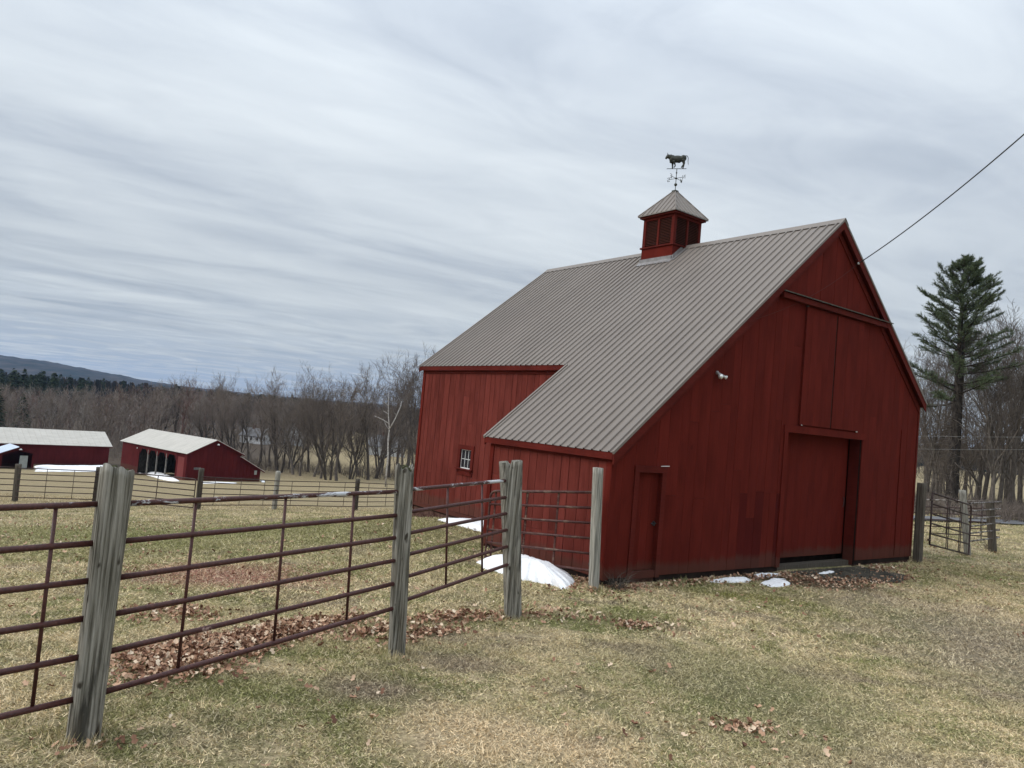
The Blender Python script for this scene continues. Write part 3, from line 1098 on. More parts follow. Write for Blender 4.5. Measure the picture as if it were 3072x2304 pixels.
    sash.build('sash', MATS['white_paint'], win)
    for i in range(3):
        for (p, q) in ((pz0 + .03, zm), (zm, pz1 - .02)):
            MB().box((xs1 - .012, vs3[i] + .004, p + .004), (xs1 - .006, vs3[i + 1] - .004, q - .004)).build('pane', MATS['window_glass'], win)
    MB().box((WUE + .2, a - .3, z0 - .3), (WUE + .22, b + .3, z1 + .3)).build('window_backing', MATS['dark_inside'], win)
    # ---- cupola
    cu, cv, h = UR, 5.58, .62
    zs, zt = 8.50, 9.42
    zb = ZR - S * h - .06
    cup = MB().box((cu - h, cv - h, zb), (cu + h, cv + h, zs - .03)).build('cupola', MATS['red_board'], barn)
    MB().box((cu - h - .045, cv - h - .045, zs - .03), (cu + h + .045, cv + h + .045, zs + .02)).build('cupola_sill', MATS['red_trim'], cup)
    MB().box((cu - h + .10, cv - h + .10, zs + .02), (cu + h - .10, cv + h - .10, zt)).build('cupola_core', MATS['dark_inside'], cup)
    for sx in (-1, 1):
        for sy in (-1, 1):
            x, y = cu + sx * (h - .055), cv + sy * (h - .055)
            MB().box((x - .055, y - .055, zs + .02), (x + .055, y + .055, zt)).build('corner_post', MATS['red_trim'], cup)
    for s in (-1, 1):
        MB().box((cu + s * (h - .03) - .03, cv - .035, zs + .02), (cu + s * (h - .03) + .03, cv + .035, zt - .06)).build('mullion', MATS['red_trim'], cup)
        MB().box((cu - .035, cv + s * (h - .03) - .03, zs + .02), (cu + .035, cv + s * (h - .03) + .03, zt - .06)).build('mullion', MATS['red_trim'], cup)
        MB().box((cu + s * (h - .03) - .032, cv - h + .11, zt - .08), (cu + s * (h - .03) + .032, cv + h - .11, zt)).build('header', MATS['red_trim'], cup)
        MB().box((cu - h + .11, cv + s * (h - .03) - .032, zt - .08), (cu + h - .11, cv + s * (h - .03) + .032, zt)).build('header', MATS['red_trim'], cup)
    ns = 17
    sl_u = MB().add([(-.028, -.2345, -.022), (.028, -.2345, .016), (.028, -.2345, .022), (-.028, -.2345, -.016), (-.028, .2345, -.022), (.028, .2345, .016), (.028, .2345, .022), (-.028, .2345, -.016)],
                    [(0, 1, 2, 3), (7, 6, 5, 4), (0, 4, 5, 1), (1, 5, 6, 2), (2, 6, 7, 3), (3, 7, 4, 0)]).mesh('slat')
    sl_u.materials.append(MATS['red_trim'])
    for i in range(ns):
        z = zs + .05 + (zt - .10 - zs - .05) * i / (ns - 1)
        for side in range(4):
            for q in (-.2725, .2725):
                o = bpy.data.objects.new('slat', sl_u)
                COL.objects.link(o)
                o.parent = cup
                ang = side * math.pi / 2
                d = h - .045
                o.location = (cu - math.cos(ang) * d + math.sin(ang) * q, cv - math.sin(ang) * d - math.cos(ang) * q, z)
                o.rotation_euler = (0, 0, ang)
    # eave of the cupola and its four ribbed slopes
    he = .76
    MB().box((cu - he + .05, cv - he + .05, zt), (cu + he - .05, cv + he - .05, zt + .075)).build('cupola_eave', MATS['red_trim'], cup)
    ze, za = 9.50, 10.36
    for side in range(4):
        m = MB()
        m.add([(-he, -he, ze), (-he, he, ze), (-.03, .03, za), (-.03, -.03, za)], [(0, 1, 2, 3)])
        sl = (za - ze) / (he - .03)
        nrm = Vector((-sl, 0, 1)).normalized()
        for q in np.arange(-.57, .58, .19):
            top = max(abs(q), .03)
            p0 = Vector((-he, q, ze))
            p1 = Vector((-top, q, ze + (he - top) * sl))
            wv = Vector((0, .013, 0))
            m.add([p0 - wv * 1.6, p0 - wv * .7 + nrm * .022, p0 + wv * .7 + nrm * .022, p0 + wv * 1.6, p1 - wv * 1.6, p1 - wv * .7 + nrm * .022, p1 + wv * .7 + nrm * .022, p1 + wv * 1.6],
                  [(0, 1, 5, 4), (1, 2, 6, 5), (2, 3, 7, 6), (3, 2, 1, 0)])
        m.add([(-he, -he, ze - .03), (-he, he, ze - .03), (-he, he, ze), (-he, -he, ze)], [(0, 1, 2, 3)])
        o = m.build('cupola_roof_sheet', MATS['roof_metal'], cup)
        o.location = (cu, cv, 0)
        o.rotation_euler = (0, 0, side * math.pi / 2)
    hip = MB()
    for sx in (-1, 1):
        for sy in (-1, 1):
            hip.tube([(cu + sx * he, cv + sy * he, ze + .01), (cu + sx * .03, cv + sy * .03, za + .012)], .018, 6)
    hip.build('hip_cap', MATS['roof_metal'], cup)
    MB().box((cu - .075, cv - .075, za - .06), (cu + .075, cv + .075, za + .02)).build('finial_cap', MATS['bronze'], cup)
    fl = MB()
    u0 = cu - h
    for (p, q) in ((cv - h - .06, cv + h + .06),):
        fl.add([(u0 - .14, p, roof_z(u0 - .14) + .034), (u0 - .14, q, roof_z(u0 - .14) + .034), (u0 - .012, q, roof_z(u0) + .04), (u0 - .012, p, roof_z(u0) + .04), (u0 - .012, p, roof_z(u0) + .14), (u0 - .012, q, roof_z(u0) + .14)],
               [(0, 1, 2, 3), (3, 2, 5, 4)])
    y = cv - h
    fl.add([(u0 - .06, y - .012, roof_z(u0 - .06) + .03), (cu - .17, y - .012, roof_z(cu - .17) + .03), (cu - .17, y - .012, roof_z(cu - .17) + .16), (u0 - .06, y - .012, roof_z(u0 - .06) + .14),
            (u0 - .06, y - .13, roof_z(u0 - .06) + .03), (cu - .17, y - .13, roof_z(cu - .17) + .03)], [(0, 1, 2, 3), (4, 5, 1, 0)])
    fl.build('flashing', MATS['flashing'], cup)
    return barn


build_barn()


def build_weathervane():
    base = bw(UR, 5.58, 10.375)
    vane = empty('weathervane', base)
    tag(vane, 'dark metal weathervane with a cow above four compass letters on the cupola', 'weathervane')
    m = MATS['bronze']
    MB().tube([(0, 0, 0), (0, 0, .70)], .011, 8).build('rod', m, vane)
    MB().sphere((0, 0, .195), .048, 14, 10).build('ball', m, vane, True)
    MB().sphere((0, 0, .57), .026, 12, 8).build('ball', m, vane, True)
    MB().sphere((0, 0, .395), .034, 12, 8).build('hub', m, vane, True)
    dirs = {'E': (-.74, -.67), 'S': (-.70, .71), 'N': (.70, -.71), 'W': (.74, .67)}
    strokes = {'E': [[(1, 1), (0, 1), (0, 0), (1, 0)], [(0, .5), (.8, .5)]], 'N': [[(0, 0), (0, 1), (1, 0), (1, 1)]],
               'W': [[(0, 1), (.25, 0), (.5, .7), (.75, 0), (1, 1)]], 'S': [[(1, .85), (.8, 1), (.2, 1), (0, .8), (.2, .55), (.8, .45), (1, .2), (.8, 0), (.2, 0), (0, .15)]]}
    for L, (dx, dy) in dirs.items():
        d = Vector((dx, dy, 0)).normalized()
        MB().tube([d * .03 + Vector((0, 0, .395)), d * .235 + Vector((0, 0, .395))], .0075, 6).build('arm', m, vane)
        # letters face away from the yard, so they read backwards from here
        across = d if dx > 0 else -d
        mb = MB()
        for st in strokes[L]:
            pts = []
            for p, q in st:
                off = (.5 - p) * .085
                pts.append(d * .275 + across * off + Vector((0, 0, .395 + (q - .5) * .115)))
            mb.tube(pts, .009, 5)
        mb.build('letter', m, vane)
    # cross bar and cow, walking to the left and slightly away
    ang = math.atan2(.15, -.58)
    head = empty_rot = ang
    bar = MB().tube([(-.29, 0, .70), (.31, 0, .70)], .010, 6).build('bar', m, vane)
    bar.rotation_euler = (0, 0, ang)
    b = MB()
    # local x forward (towards the muzzle)
    b.sphere((.02, 0, 1.005), .13, 16, 12, 1.75, .62, .88)
    b.sphere((.16, 0, 1.015), .12, 14, 10, .85, .66, 1.02)
    b.sphere((-.17, 0, 1.03), .105, 14, 10, .95, .70, 1.0)
    b.sphere((.20, 0, .93), .05, 10, 8, .9, .6, 1.2)
    b.tube([(.20, 0, 1.07), (.30, 0, 1.09)], [.085, .06], 10)
    b.tube([(.285, 0, 1.12), (.33, 0, 1.07), (.372, 0, 1.015)], [.056, .045, .026], 10)
    b.tube([(.30, .03, 1.13), (.315, .06, 1.16), (.33, .05, 1.20)], [.016, .012, .005], 6)
    b.tube([(.30, -.03, 1.13), (.315, -.06, 1.16), (.33, -.05, 1.20)], [.016, .012, .005], 6)
    b.tube([(.285, .03, 1.125), (.27, .09, 1.115)], [.018, .008], 6)
    b.tube([(.285, -.03, 1.125), (.27, -.09, 1.115)], [.018, .008], 6)
    for (x, y, pts) in ((0, 0, [(.15, -.04, .93), (.145, -.04, .83), (.14, -.04, .72)]), (0, 0, [(.12, .04, .93), (.07, .04, .83), (.055, .04, .775), (.10, .04, .72)]),
                        (0, 0, [(-.17, -.04, .97), (-.20, -.04, .85), (-.175, -.04, .72)]), (0, 0, [(-.18, .04, .97), (-.215, .04, .86), (-.13, .04, .72)])):
        k = len(pts)
        b.tube(pts, [.045, .024, .02, .018][:k] if k == 4 else [.05, .026, .02], 8)
    b.tube([(-.02, 0, .91), (-.09, 0, .905)], [.03, .022], 8)
    b.tube([(-.23, 0, 1.11), (-.285, 0, 1.105), (-.318, 0, 1.04), (-.318, 0, .94), (-.335, 0, .82)], [.016, .013, .012, .012, .011], 6)
    cow = b.build('cow', m, vane, True)
    cow.rotation_euler = (0, 0, ang)
    rm = cow.modifiers.new('blend', 'REMESH')
    rm.mode = 'VOXEL'
    rm.voxel_size = .008
    rm.use_smooth_shade = True
    sm = cow.modifiers.new('soften', 'SMOOTH')
    sm.iterations = 2


build_weathervane()


def build_flood_light():
    o = empty('flood_light', bw(3.0, WV, 4.23), TH)
    o.scale = (.66, .66, .66)
    tag(o, 'twin bulb flood light fixed to the barn gable left of the hay door', 'light')
    MB().tube([(0, .0, 0), (0, -.05, 0)], .055, 12).build('mount', MATS['lamp_steel'], o)
    MB().tube([(-.02, -.05, .0), (-.03, -.10, -.05), (-.03, -.16, -.09)], [.034, .034, .036], 10).build('socket', MATS['lamp_steel'], o)
    MB().sphere((-.03, -.19, -.13), .085, 14, 10, 1, 1, 1).build('bulb', MATS['bulb_glass'], o, True)
    MB().tube([(.04, -.05, -.02), (.17, -.10, -.07), (.21, -.11, -.085)], [.032, .036, .036], 10).build('socket', MATS['lamp_steel'], o)
    MB().tube([(.21, -.11, -.085), (.26, -.13, -.11), (.31, -.15, -.13), (.315, -.152, -.133)], [.03, .04, .068, .05], 12).build('bulb', MATS['white_paint'], o, True)


build_flood_light()


def build_service_cable():
    hook = bw(4.057, WV - .02, 5.505)
    # the thick cable ends on the right-hand barge board; a thin wire goes on across the gable to the hook
    r = ray(2576, 790)
    n = -BV
    t = (n.dot(bw(0, -.03) - Vector((0, 0, CAM_H)))) / n.dot(r)
    a = Vector((0, 0, CAM_H)) + r * t
    p = Vector((0, 0, CAM_H)) + ray(3072, 403) * 13.0
    d = p - a
    root = empty('service_cable', a)
    tag(root, 'overhead service cable sloping down from the sky to the barn gable', 'cable')
    pts = [d * t + Vector((0, 0, -.10 * 4 * t * (1 - t))) for t in np.linspace(0, 2.2, 40)]
    MB().tube(pts, .0125, 6).build('cable', MATS['cable'], root)
    w = hook - a
    MB().tube([w * t + Vector((0, 0, -.16 * 4 * t * (1 - t))) - BV * (.05 * math.sin(math.pi * t)) for t in np.linspace(0, 1, 16)], .002, 5).build('thin_wire', MATS['cable'], root)
    MB().sphere((0, 0, 0), .03, 8, 6).build('insulator', MATS['white_paint'], root)


build_service_cable()

# ------------------------------------------------------------------ posts, panels, gates
def make_post(name, base, top, w, d, rot, mat, label, group, seed, top_fn=None, sections=30, flare=0.0, rough=1.0, cap=None):
    """a split, weathered tie: a rounded rectangle in section with checks cut down its faces"""
    rn = np.random.default_rng(seed)
    seg = 44
    base, top = Vector(base), Vector(top)
    H = (top - base).length
    ang = np.arange(seg) / seg * 2 * math.pi
    ca, sa = np.cos(ang), np.sin(ang)
    p = 5.0
    rad = 1.0 / (np.abs(ca) ** p + np.abs(sa) ** p) ** (1 / p)
    checks = np.zeros(seg)
    for k in rn.choice(seg, 7, replace=False):
        checks[k] = rn.uniform(.04, .11)
    verts = []
    zs = np.concatenate([[-.35], np.linspace(0, H, sections)])
    for z in zs:
        s = max(z, 0) / H
        wob = 1 + rough * (.05 * (value_noise(ang * 3, np.full(seg, z * 1.3 + seed), seed) - .5) + .045 * (value_noise(ang * 9, np.full(seg, z * 4.0), seed + 1) - .5))
        chk = checks * np.clip(value_noise(np.arange(seg) * 1.0, np.full(seg, z * 1.1 + 3), seed + 4) * 2.2 - .5, 0, 1)
        rr = rad * (wob - chk * rough) * (1 + flare * s * s)
        x, y = rr * ca * w / 2, rr * sa * d / 2
        X = x * math.cos(rot) - y * math.sin(rot)
        Y = x * math.sin(rot) + y * math.cos(rot)
        zz = np.full(seg, z)
        if top_fn is not None and z > H * .82:
            k = (z - H * .82) / (H * .18)
            zz = zz + k * top_fn(x / w * 2, y / d * 2)
        off = (top - base) * (z / H) - Vector((0, 0, z))
        verts.append(np.stack([X + off.x, Y + off.y, zz], -1))
    V = np.concatenate(verts)
    nr = len(zs)
    i = (np.arange(nr - 1)[:, None] * seg + np.arange(seg)[None, :]).ravel()
    j = (np.arange(nr - 1)[:, None] * seg + (np.arange(seg)[None, :] + 1) % seg).ravel()
    quads = np.stack([i, j, j + seg, i + seg], -1)
    # top: two shrinking rings and a centre point
    b0 = (nr - 1) * seg
    last = verts[-1]
    c = last.mean(0)
    extra, tris, q2 = [], [], [quads]
    prev = b0
    n0 = len(V)
    for r_i, sc in enumerate((.72, .4)):
        ring = c + (last - c) * sc
        if top_fn is not None:
            xx = ca * rad * sc
            yy = sa * rad * sc
            ring[:, 2] = H + top_fn(xx, yy)
        ring[:, 2] += rn.uniform(-.012, .012, seg) * rough
        extra.append(ring)
        st = n0 + r_i * seg
        k = np.arange(seg)
        q2.append(np.stack([prev + k, prev + (k + 1) % seg, st + (k + 1) % seg, st + k], -1))
        prev = st
    cz = c.copy()
    if top_fn is not None:
        cz[2] = H + float(top_fn(np.array(0.0), np.array(0.0)))
    extra.append(cz[None])
    ci = n0 + 2 * seg
    k = np.arange(seg)
    tris = np.stack([prev + k, prev + (k + 1) % seg, np.full(seg, ci)], -1)
    V = np.concatenate([V] + extra)
    me = raw_mesh('timber', V, tris=tris, quads=np.concatenate(q2))
    if cap:
        root = empty(name, base)
        link('timber', me, MATS[mat], root)
        mb = MB()
        rr = random.Random(seed)
        for _ in range(46):
            x, y = rr.uniform(-.75, .75), rr.uniform(-.75, .75)
            zt = H + (float(top_fn(np.array(x), np.array(y))) if top_fn is not None else 0)
            X, Y = x * w / 2, y * d / 2
            off = top - base
            mb.sphere((X * math.cos(rot) - Y * math.sin(rot) + off.x, X * math.sin(rot) + Y * math.cos(rot) + off.y, zt + .003), rr.uniform(.012, .03), 6, 4, 1, 1, .5)
        mb.build('moss', MATS['moss'], root)
    else:
        root = link(name, me, MATS[mat])
        root.location = base
    tag(root, label, 'post', group)
    return root


G_NEAR = 'timber posts of the near pipe fence'
p1b, p2b, p3b, pgb = Vector((-3.159, 5.985, 0)), Vector((-1.074, 8.79, 0)), Vector((.32, 10.87, 0)), Vector((1.80, 13.40, 0))
for q in (p1b, p2b, p3b, pgb):
    q.z = tz(q.x, q.y) - .02
make_post('fence_post', p1b, (-3.13, 5.985, 2.16), .225, .215, R(38), 'post_wood', 'thick weathered post with a slanting rotted mossy top, between two pipe panels', G_NEAR, 11,
          lambda x, y: .05 * (-x * .5 - y * .6) - .03 * np.clip(1 - (x * x + y * y) * 1.6, 0, 1) + .015 * np.sin(x * 7 + y * 5), 36, .06, .65, True)
make_post('fence_post', p2b, (-1.19, 8.79, 2.17), .19, .17, R(20), 'post_wood', 'slim black stained post with ragged top where two pipe panels meet', G_NEAR, 23,
          lambda x, y: .03 * np.sin(x * 6 + 1) + .03 * x * y - .03 * np.clip(.6 - np.abs(x), 0, 1), 36, .1, .65, True)
make_post('fence_post', p3b, (.085, 10.87, 2.19), .245, .21, R(12), 'post_wood', 'broad split post with a notch in its top, at the open gateway by the barn', G_NEAR, 37,
          lambda x, y: .04 - .13 * np.clip(1 - np.abs(x - y * .2 + .12) * 5.5, 0, 1) + .02 * x, 36, .34, .4)
make_post('gate_post', pgb, (1.70, 13.40, 2.12), .165, .15, R(33), 'post_wood_pale', 'pale squared gate post standing against the barn corner', None, 41, None, 20, 0, .4)


def pipe_run(mb, a, b, r, sides=10, steps=6):
    a, b = Vector(a), Vector(b)
    mb.tube([a + (b - a) * t for t in np.linspace(0, 1, steps)], r, sides)


def panel(name, origin, pa, pb, zs_a, zs_b, uprights, r, mats, label, group, cat='fence panel', up_r=None, lean_a=0.0, lean_b=0.0):
    """rails between two plan points; zs_* are the rail heights at each end; uprights are fractions along"""
    o = empty(name, origin)
    tag(o, label, cat, group)
    og = Vector(origin)
    pa, pb = Vector((pa[0], pa[1], 0)), Vector((pb[0], pb[1], 0))
    for k, (za, zb) in enumerate(zip(zs_a, zs_b)):
        mb = MB()
        sagz = 0.0
        pts = []
        for t in np.linspace(0, 1, 7):
            q = pa + (pb - pa) * float(t)
            q.z = za + (zb - za) * t + sagz
            q.x += (lean_a * (1 - t) + lean_b * t) * q.z      # rails follow posts that lean
            pts.append(q - og)
        mb.tube(pts, r, 10)
        mb.build('rail', MATS[mats[0] if k == 0 else mats[1]], o, True)
    nrm = Vector((pb.y - pa.y, pa.x - pb.x, 0)).normalized() * (r * .25)
    for t in uprights:
        q = pa + (pb - pa) * t
        zt = zs_a[0] + (zs_b[0] - zs_a[0]) * t
        zb = zs_a[-1] + (zs_b[-1] - zs_a[-1]) * t
        ln = lean_a * (1 - t) + lean_b * t
        up = MB().tube([Vector((q.x + ln * zb, q.y, zb)) - og - nrm, Vector((q.x + ln * zt, q.y, zt - r * .3)) - og - nrm], up_r or r * .62, 8)
        up.build('upright', MATS[mats[1]], o, True)
    return o


fd = (p2b - p1b)
fd.z = 0
fl_ = fd.length
fd.normalize()
ZP = [1.887, 1.577, 1.279, .982, .680, .352]
left_end = p1b - fd * 3.4
panel('pipe_panel', (left_end.x, left_end.y, 0), left_end, p1b - fd * .02, ZP, ZP, [.12, .5, (3.4 - .38) / 3.4], .0245, ('pipe_peeled', 'pipe_rust'),
      'rusty six rail pipe panel with peeling top rail, ending at the mossy topped post', 'near pipe fence panels')
a, b = p1b + fd * .05, p2b - fd * .02
LL = (b - a).length
panel('pipe_panel', (a.x, a.y, 0), a, b, ZP, [1.889, 1.612, 1.352, 1.086, .818, .531], [.70 / LL, 1.70 / LL, 2.64 / LL], .0245, ('pipe_peeled', 'pipe_rust'),
      'rusty six rail pipe panel above the big heap of brown leaves', 'near pipe fence panels', lean_a=.013, lean_b=-.053)
f2 = (p3b - p2b)
f2.z = 0
f2.normalize()
a, b = p2b + f2 * .03, p3b - f2 * .02
LL = (b - a).length
panel('pipe_panel', (a.x, a.y, 0), a, b, [1.905, 1.635, 1.381, 1.126, .863, .586], [1.965, 1.725, 1.492, 1.257, 1.02, .760], [.07 / LL, .88 / LL, 1.70 / LL], .0235, ('pipe_peeled', 'pipe_rust'),
      'rusty six rail pipe panel between the slim post and the notched post', 'near pipe fence panels', lean_a=-.053, lean_b=-.107)


def gate(name, hinge, free, z_h, z_f, bars, uprights, r, mat, label, group=None, braces=True, round_free=True, round_hinge=False):
    """tube gate: outer frame with rounded top corners, inner bars, flat uprights. z_h / z_f: (top, bottom) at each end"""
    o = empty(name, (hinge[0], hinge[1], 0))
    tag(o, label, 'gate', group)
    h, f = Vector((hinge[0], hinge[1], 0)), Vector((free[0], free[1], 0))
    L = (f - h).length

    def P(s, k):
        q = (f - h) * s
        zt = z_h[0] + (z_f[0] - z_h[0]) * s
        zb = z_h[1] + (z_f[1] - z_h[1]) * s
        q.z = zt + (zb - zt) * k
        return q
    HH = abs(z_h[0] - z_h[1])
    cr = .16
    loop = []
    def corner(s0, k0, s1, k1, s2, k2, rounded):
        if not rounded:
            return [P(s1, k1)]
        out = []
        for t in np.linspace(0, 1, 6):
            s = (1 - t) ** 2 * s0 + 2 * t * (1 - t) * s1 + t * t * s2
            k = (1 - t) ** 2 * k0 + 2 * t * (1 - t) * k1 + t * t * k2
            out.append(P(s, k))
        return out
    cs, ck = cr / L, cr / HH
    loop += corner(0, ck, 0, 0, cs, 0, round_hinge)
    loop += corner(1 - cs, 0, 1, 0, 1, ck, round_free)
    loop += [P(1, 1), P(0, 1)]
    loop.append(loop[0])
    MB().tube(loop, r, 8).build('frame', MATS[mat], o, True)
    for k in bars:
        MB().tube([P(.004, k), P(.5, k), P(.996, k)], r * .9, 8).build('bar', MATS[mat], o, True)
    n = Vector((f.y - h.y, h.x - f.x, 0)).normalized() * (r * 1.05)
    for s in uprights:
        a, b = P(s, 0), P(s, 1)
        w = (f - h).normalized() * .022
        m = MB()
        m.add([a - w + n, a + w + n, b + w + n, b - w + n, a - w + n * 1.5, a + w + n * 1.5, b + w + n * 1.5, b - w + n * 1.5],
              [(0, 1, 2, 3), (7, 6, 5, 4), (0, 4, 5, 1), (2, 6, 7, 3), (1, 5, 6, 2), (0, 3, 7, 4)])
        m.build('upright', MATS[mat], o)
    for k in (.14, .92):
        MB().tube([P(-.035, k), P(.01, k)], r * 1.1, 6).build('hinge', MATS['pipe_far'], o)
    return o


gh = bw(-.16, .20)
gf = bw(-.62, 2.85)
gate('farm_gate', (gh.x, gh.y), (gf.x, gf.y), (1.665, .235), (1.335, -.02), [.20, .395, .59, .785], [.335, .63, .955], .0265, 'pipe_gate',
     'sagging rusty tube gate swung open against the barn lean-to wall')

# paddock fence down the slope
far_base = [ground_at(*p) for p in ((44, 1505), (283, 1512), (593, 1529), (822, 1528), (1066, 1532), (1226, 1528))]
G_FAR = 'posts of the fence across the lower paddock'
for k, q in enumerate(far_base):
    make_post('fence_post', (q.x, q.y, q.z - .03), (q.x + (.02 if k % 2 else -.03), q.y, q.z + (1.98, 1.98, 2.12, 2.1, 1.87, 2.0)[k]), .24, .22, R(20 * k), 'post_wood_dark' if k not in (3,) else 'post_wood_pale',
              ('dark weathered post of the paddock fence, just in front of the small shelter' if k == 0 else 'dark weathered post where the paddock gate hangs, in front of the long shed snow' if k == 1 else
               'mossy topped post of the paddock fence beside the curved gate' if k == 2 else 'pale round topped post of the paddock fence below the shed gable' if k == 3 else
               'thin dark post of the paddock fence below the pale birch' if k == 4 else 'dark post of the paddock fence at the back corner of the barn'),
              G_FAR, 60 + k, (lambda x, y: .05 * np.sqrt(np.clip(1.4 - x * x - y * y, 0, 2))) if k == 3 else None, 14, .03, .8)
far_panels = [(0, 1), (2, 3), (3, 4), (4, 5)]
FL = ['pipe panel of the paddock fence in front of the long shed', 'pipe panel of the paddock fence below the shed gable end',
      'pipe panel of the paddock fence below the clump of big bare trees', 'pipe panel of the paddock fence ending behind the barn corner']
for k, (i, j) in enumerate(far_panels):
    a, b = far_base[i], far_base[j]
    d = (b - a)
    LLf = d.length
    top = (1.80, 1.78, 1.72, 1.62, 1.68, 1.62)
    za = [a.z + t for t in np.linspace(top[i], .27, 6)]
    zb = [b.z + t for t in np.linspace(top[j], .27, 6)]
    ups = [.36, .70, .97] if k == 0 else [.17, .50, .82]
    off = Vector((.12, -.2, 0))
    panel('pipe_panel', (a.x, a.y, a.z), a + off, b + off, za, zb, ups, .024, ('pipe_far', 'pipe_far'), FL[k], 'pipe panels of the lower paddock fence')
a = far_base[0]
b = a + (far_base[0] - far_base[1]).normalized() * 5.0
panel('pipe_panel', (a.x, a.y, a.z), a, b, [a.z + t for t in np.linspace(1.80, .27, 6)], [tz(b.x, b.y) + t for t in np.linspace(1.80, .27, 6)], [.3, .65], .024, ('pipe_far', 'pipe_far'),
      'pipe panel of the paddock fence running in front of the small shelter', 'pipe panels of the lower paddock fence')
a, b = far_base[1] + Vector((.25, -.2, 0)), far_base[2] + Vector((-.15, -.25, 0))
gate('farm_gate', (a.x, a.y), (b.x, b.y), (a.z + 1.86, a.z + .36), (b.z + 1.58, b.z + .12), [.2, .4, .6, .8], [.28, .62], .030, 'pipe_far',
     'dark tube gate with a curved top corner in the lower paddock fence')

# corral beside the barn's far corner
def k2(x, y):
    return (2700 + x / 4.74, 1400 + y / 4.74)


r1 = ground_at(*k2(245, 1365))
r2 = ground_at(*k2(965, 1268))
r3 = ground_at(*k2(1320, 1220))
G_COR = 'posts of the corral behind the barn'
make_post('fence_post', (r1.x, r1.y, r1.z - .02), (r1.x, r1.y, at_depth(*k2(310, 235), r1.y).z), .24, .21, R(40), 'post_wood_dark', 'tall dark hinge post close to the barn front corner', G_COR, 71, None, 18, 0, .7)
make_post('fence_post', (r2.x, r2.y, r2.z - .02), (at_depth(*k2(885, 345), r2.y).x, r2.y, at_depth(*k2(885, 345), r2.y).z), .235, .2, R(60), 'post_wood_pale', 'leaning grey post that the small corral gate closes on', G_COR, 72, None, 18, 0, .8)
make_post('fence_post', (r3.x, r3.y, r3.z - .02), (at_depth(*k2(1275, 480), r3.y).x, r3.y, at_depth(*k2(1275, 480), r3.y).z), .23, .2, R(15), 'post_wood_dark', 'dark leaning corner post of the small corral', G_COR, 73, None, 18, 0, .8)


def on_line(pa, pb, px, py):
    d = Vector((pb.x - pa.x, pb.y - pa.y, 0)).normalized()
    n = Vector((-d.y, d.x, 0))
    r = ray(px, py)
    t = (n.x * pa.x + n.y * pa.y) / (n.x * r.x + n.y * r.y)
    return Vector((0, 0, CAM_H)) + r * t


gl_t, gl_b = on_line(r1, r2, *k2(385, 365)), on_line(r1, r2, *k2(325, 1090))
gr_t, gr_b = on_line(r1, r2, *k2(945, 540)), on_line(r1, r2, *k2(885, 1250))
ha = (gl_t + gl_b) / 2
fa = (gr_t + gr_b) / 2
nn = Vector(((r2 - r1).y, -(r2 - r1).x, 0)).normalized() * .16
gate('farm_gate', (ha.x + nn.x, ha.y + nn.y), (fa.x + nn.x, fa.y + nn.y), (gl_t.z, gl_b.z), (gr_t.z, gr_b.z + .03), [.21, .40, .59, .79], [.36, .40, .68, .72], .026, 'pipe_far',
     'dark tube gate hanging askew between two posts beside the barn')
e_end = r3 + (r3 - r2).normalized() * .55
pn = [on_line(r2, r3, *k2(*p)).z for p in ((975, 520), (960, 635), (960, 740), (975, 850), (985, 950), (1000, 1060))]
pf = [on_line(r2, r3, *k2(*p)).z for p in ((1310, 505), (1420, 600), (1330, 712), (1340, 805), (1350, 908), (1370, 1012))]
panel('pipe_panel', (r2.x, r2.y, r2.z), r2 - (r3 - r2).normalized() * .1, e_end, pn, pf, [.42], .024, ('pipe_worn', 'pipe_worn'), 'short corral panel of worn pale rails between the two leaning posts', 'corral panels')
ba, bb = at_depth(*k2(200, 720), 31.5), at_depth(*k2(1430, 760), 28.6)
ba, bb = Vector((ba.x, ba.y, 0)), Vector((bb.x, bb.y, 0))
za = [on_line(ba, bb, *k2(*p)).z for p in ((240, 468), (240, 570), (240, 655), (235, 742), (230, 838), (220, 934))]
zb = [on_line(ba, bb, *k2(*p)).z for p in ((1430, 500), (1430, 602), (1428, 698), (1430, 800), (1430, 900), (1435, 1003))]
panel('pipe_panel', (ba.x, ba.y, tz(ba.x, ba.y)), ba, bb, za, zb, [.12, .40, .57, .79], .024, ('pipe_worn', 'pipe_far'), 'long corral panel at the back, behind the askew gate', 'corral panels')

# ------------------------------------------------------------------ far farm buildings
def n2(x, y):
    return (x / 2.698, 1050 + y / 2.698)


def m2(x, y):
    return (340 + x / 4.608, 1250 + y / 4.608)


def ribbed_slope(name, p00, p01, p10, p11, mat, parent, n=1, thick=.06):
    """one roof slope as a thick sheet; corners eave-left, eave-right, ridge-left, ridge-right"""
    p00, p01, p10, p11 = map(Vector, (p00, p01, p10, p11))
    nrm = (p01 - p00).cross(p10 - p00).normalized()
    if nrm.z < 0:
        nrm = -nrm
    m = MB()
    a = [p00, p01, p11, p10]
    b = [q - nrm * thick for q in a]
    m.add(a + b, [(0, 1, 2, 3), (7, 6, 5, 4), (0, 4, 5, 1), (1, 5, 6, 2), (2, 6, 7, 3), (3, 7, 4, 0)])
    for t in np.linspace(0, 1, n + 1)[1:-1]:
        q0, q1 = p00 + (p01 - p00) * float(t), p10 + (p11 - p10) * float(t)
        e = (p01 - p00).normalized() * .03
        m.add([q0 - e, q0 + e, q1 + e, q1 - e, q0 - e * .4 + nrm * .03, q0 + e * .4 + nrm * .03, q1 + e * .4 + nrm * .03, q1 - e * .4 + nrm * .03],
              [(0, 4, 7, 3), (4, 5, 6, 7), (5, 1, 2, 6), (0, 1, 5, 4), (3, 7, 6, 2)])
    return m.build(name, MATS[mat], parent)


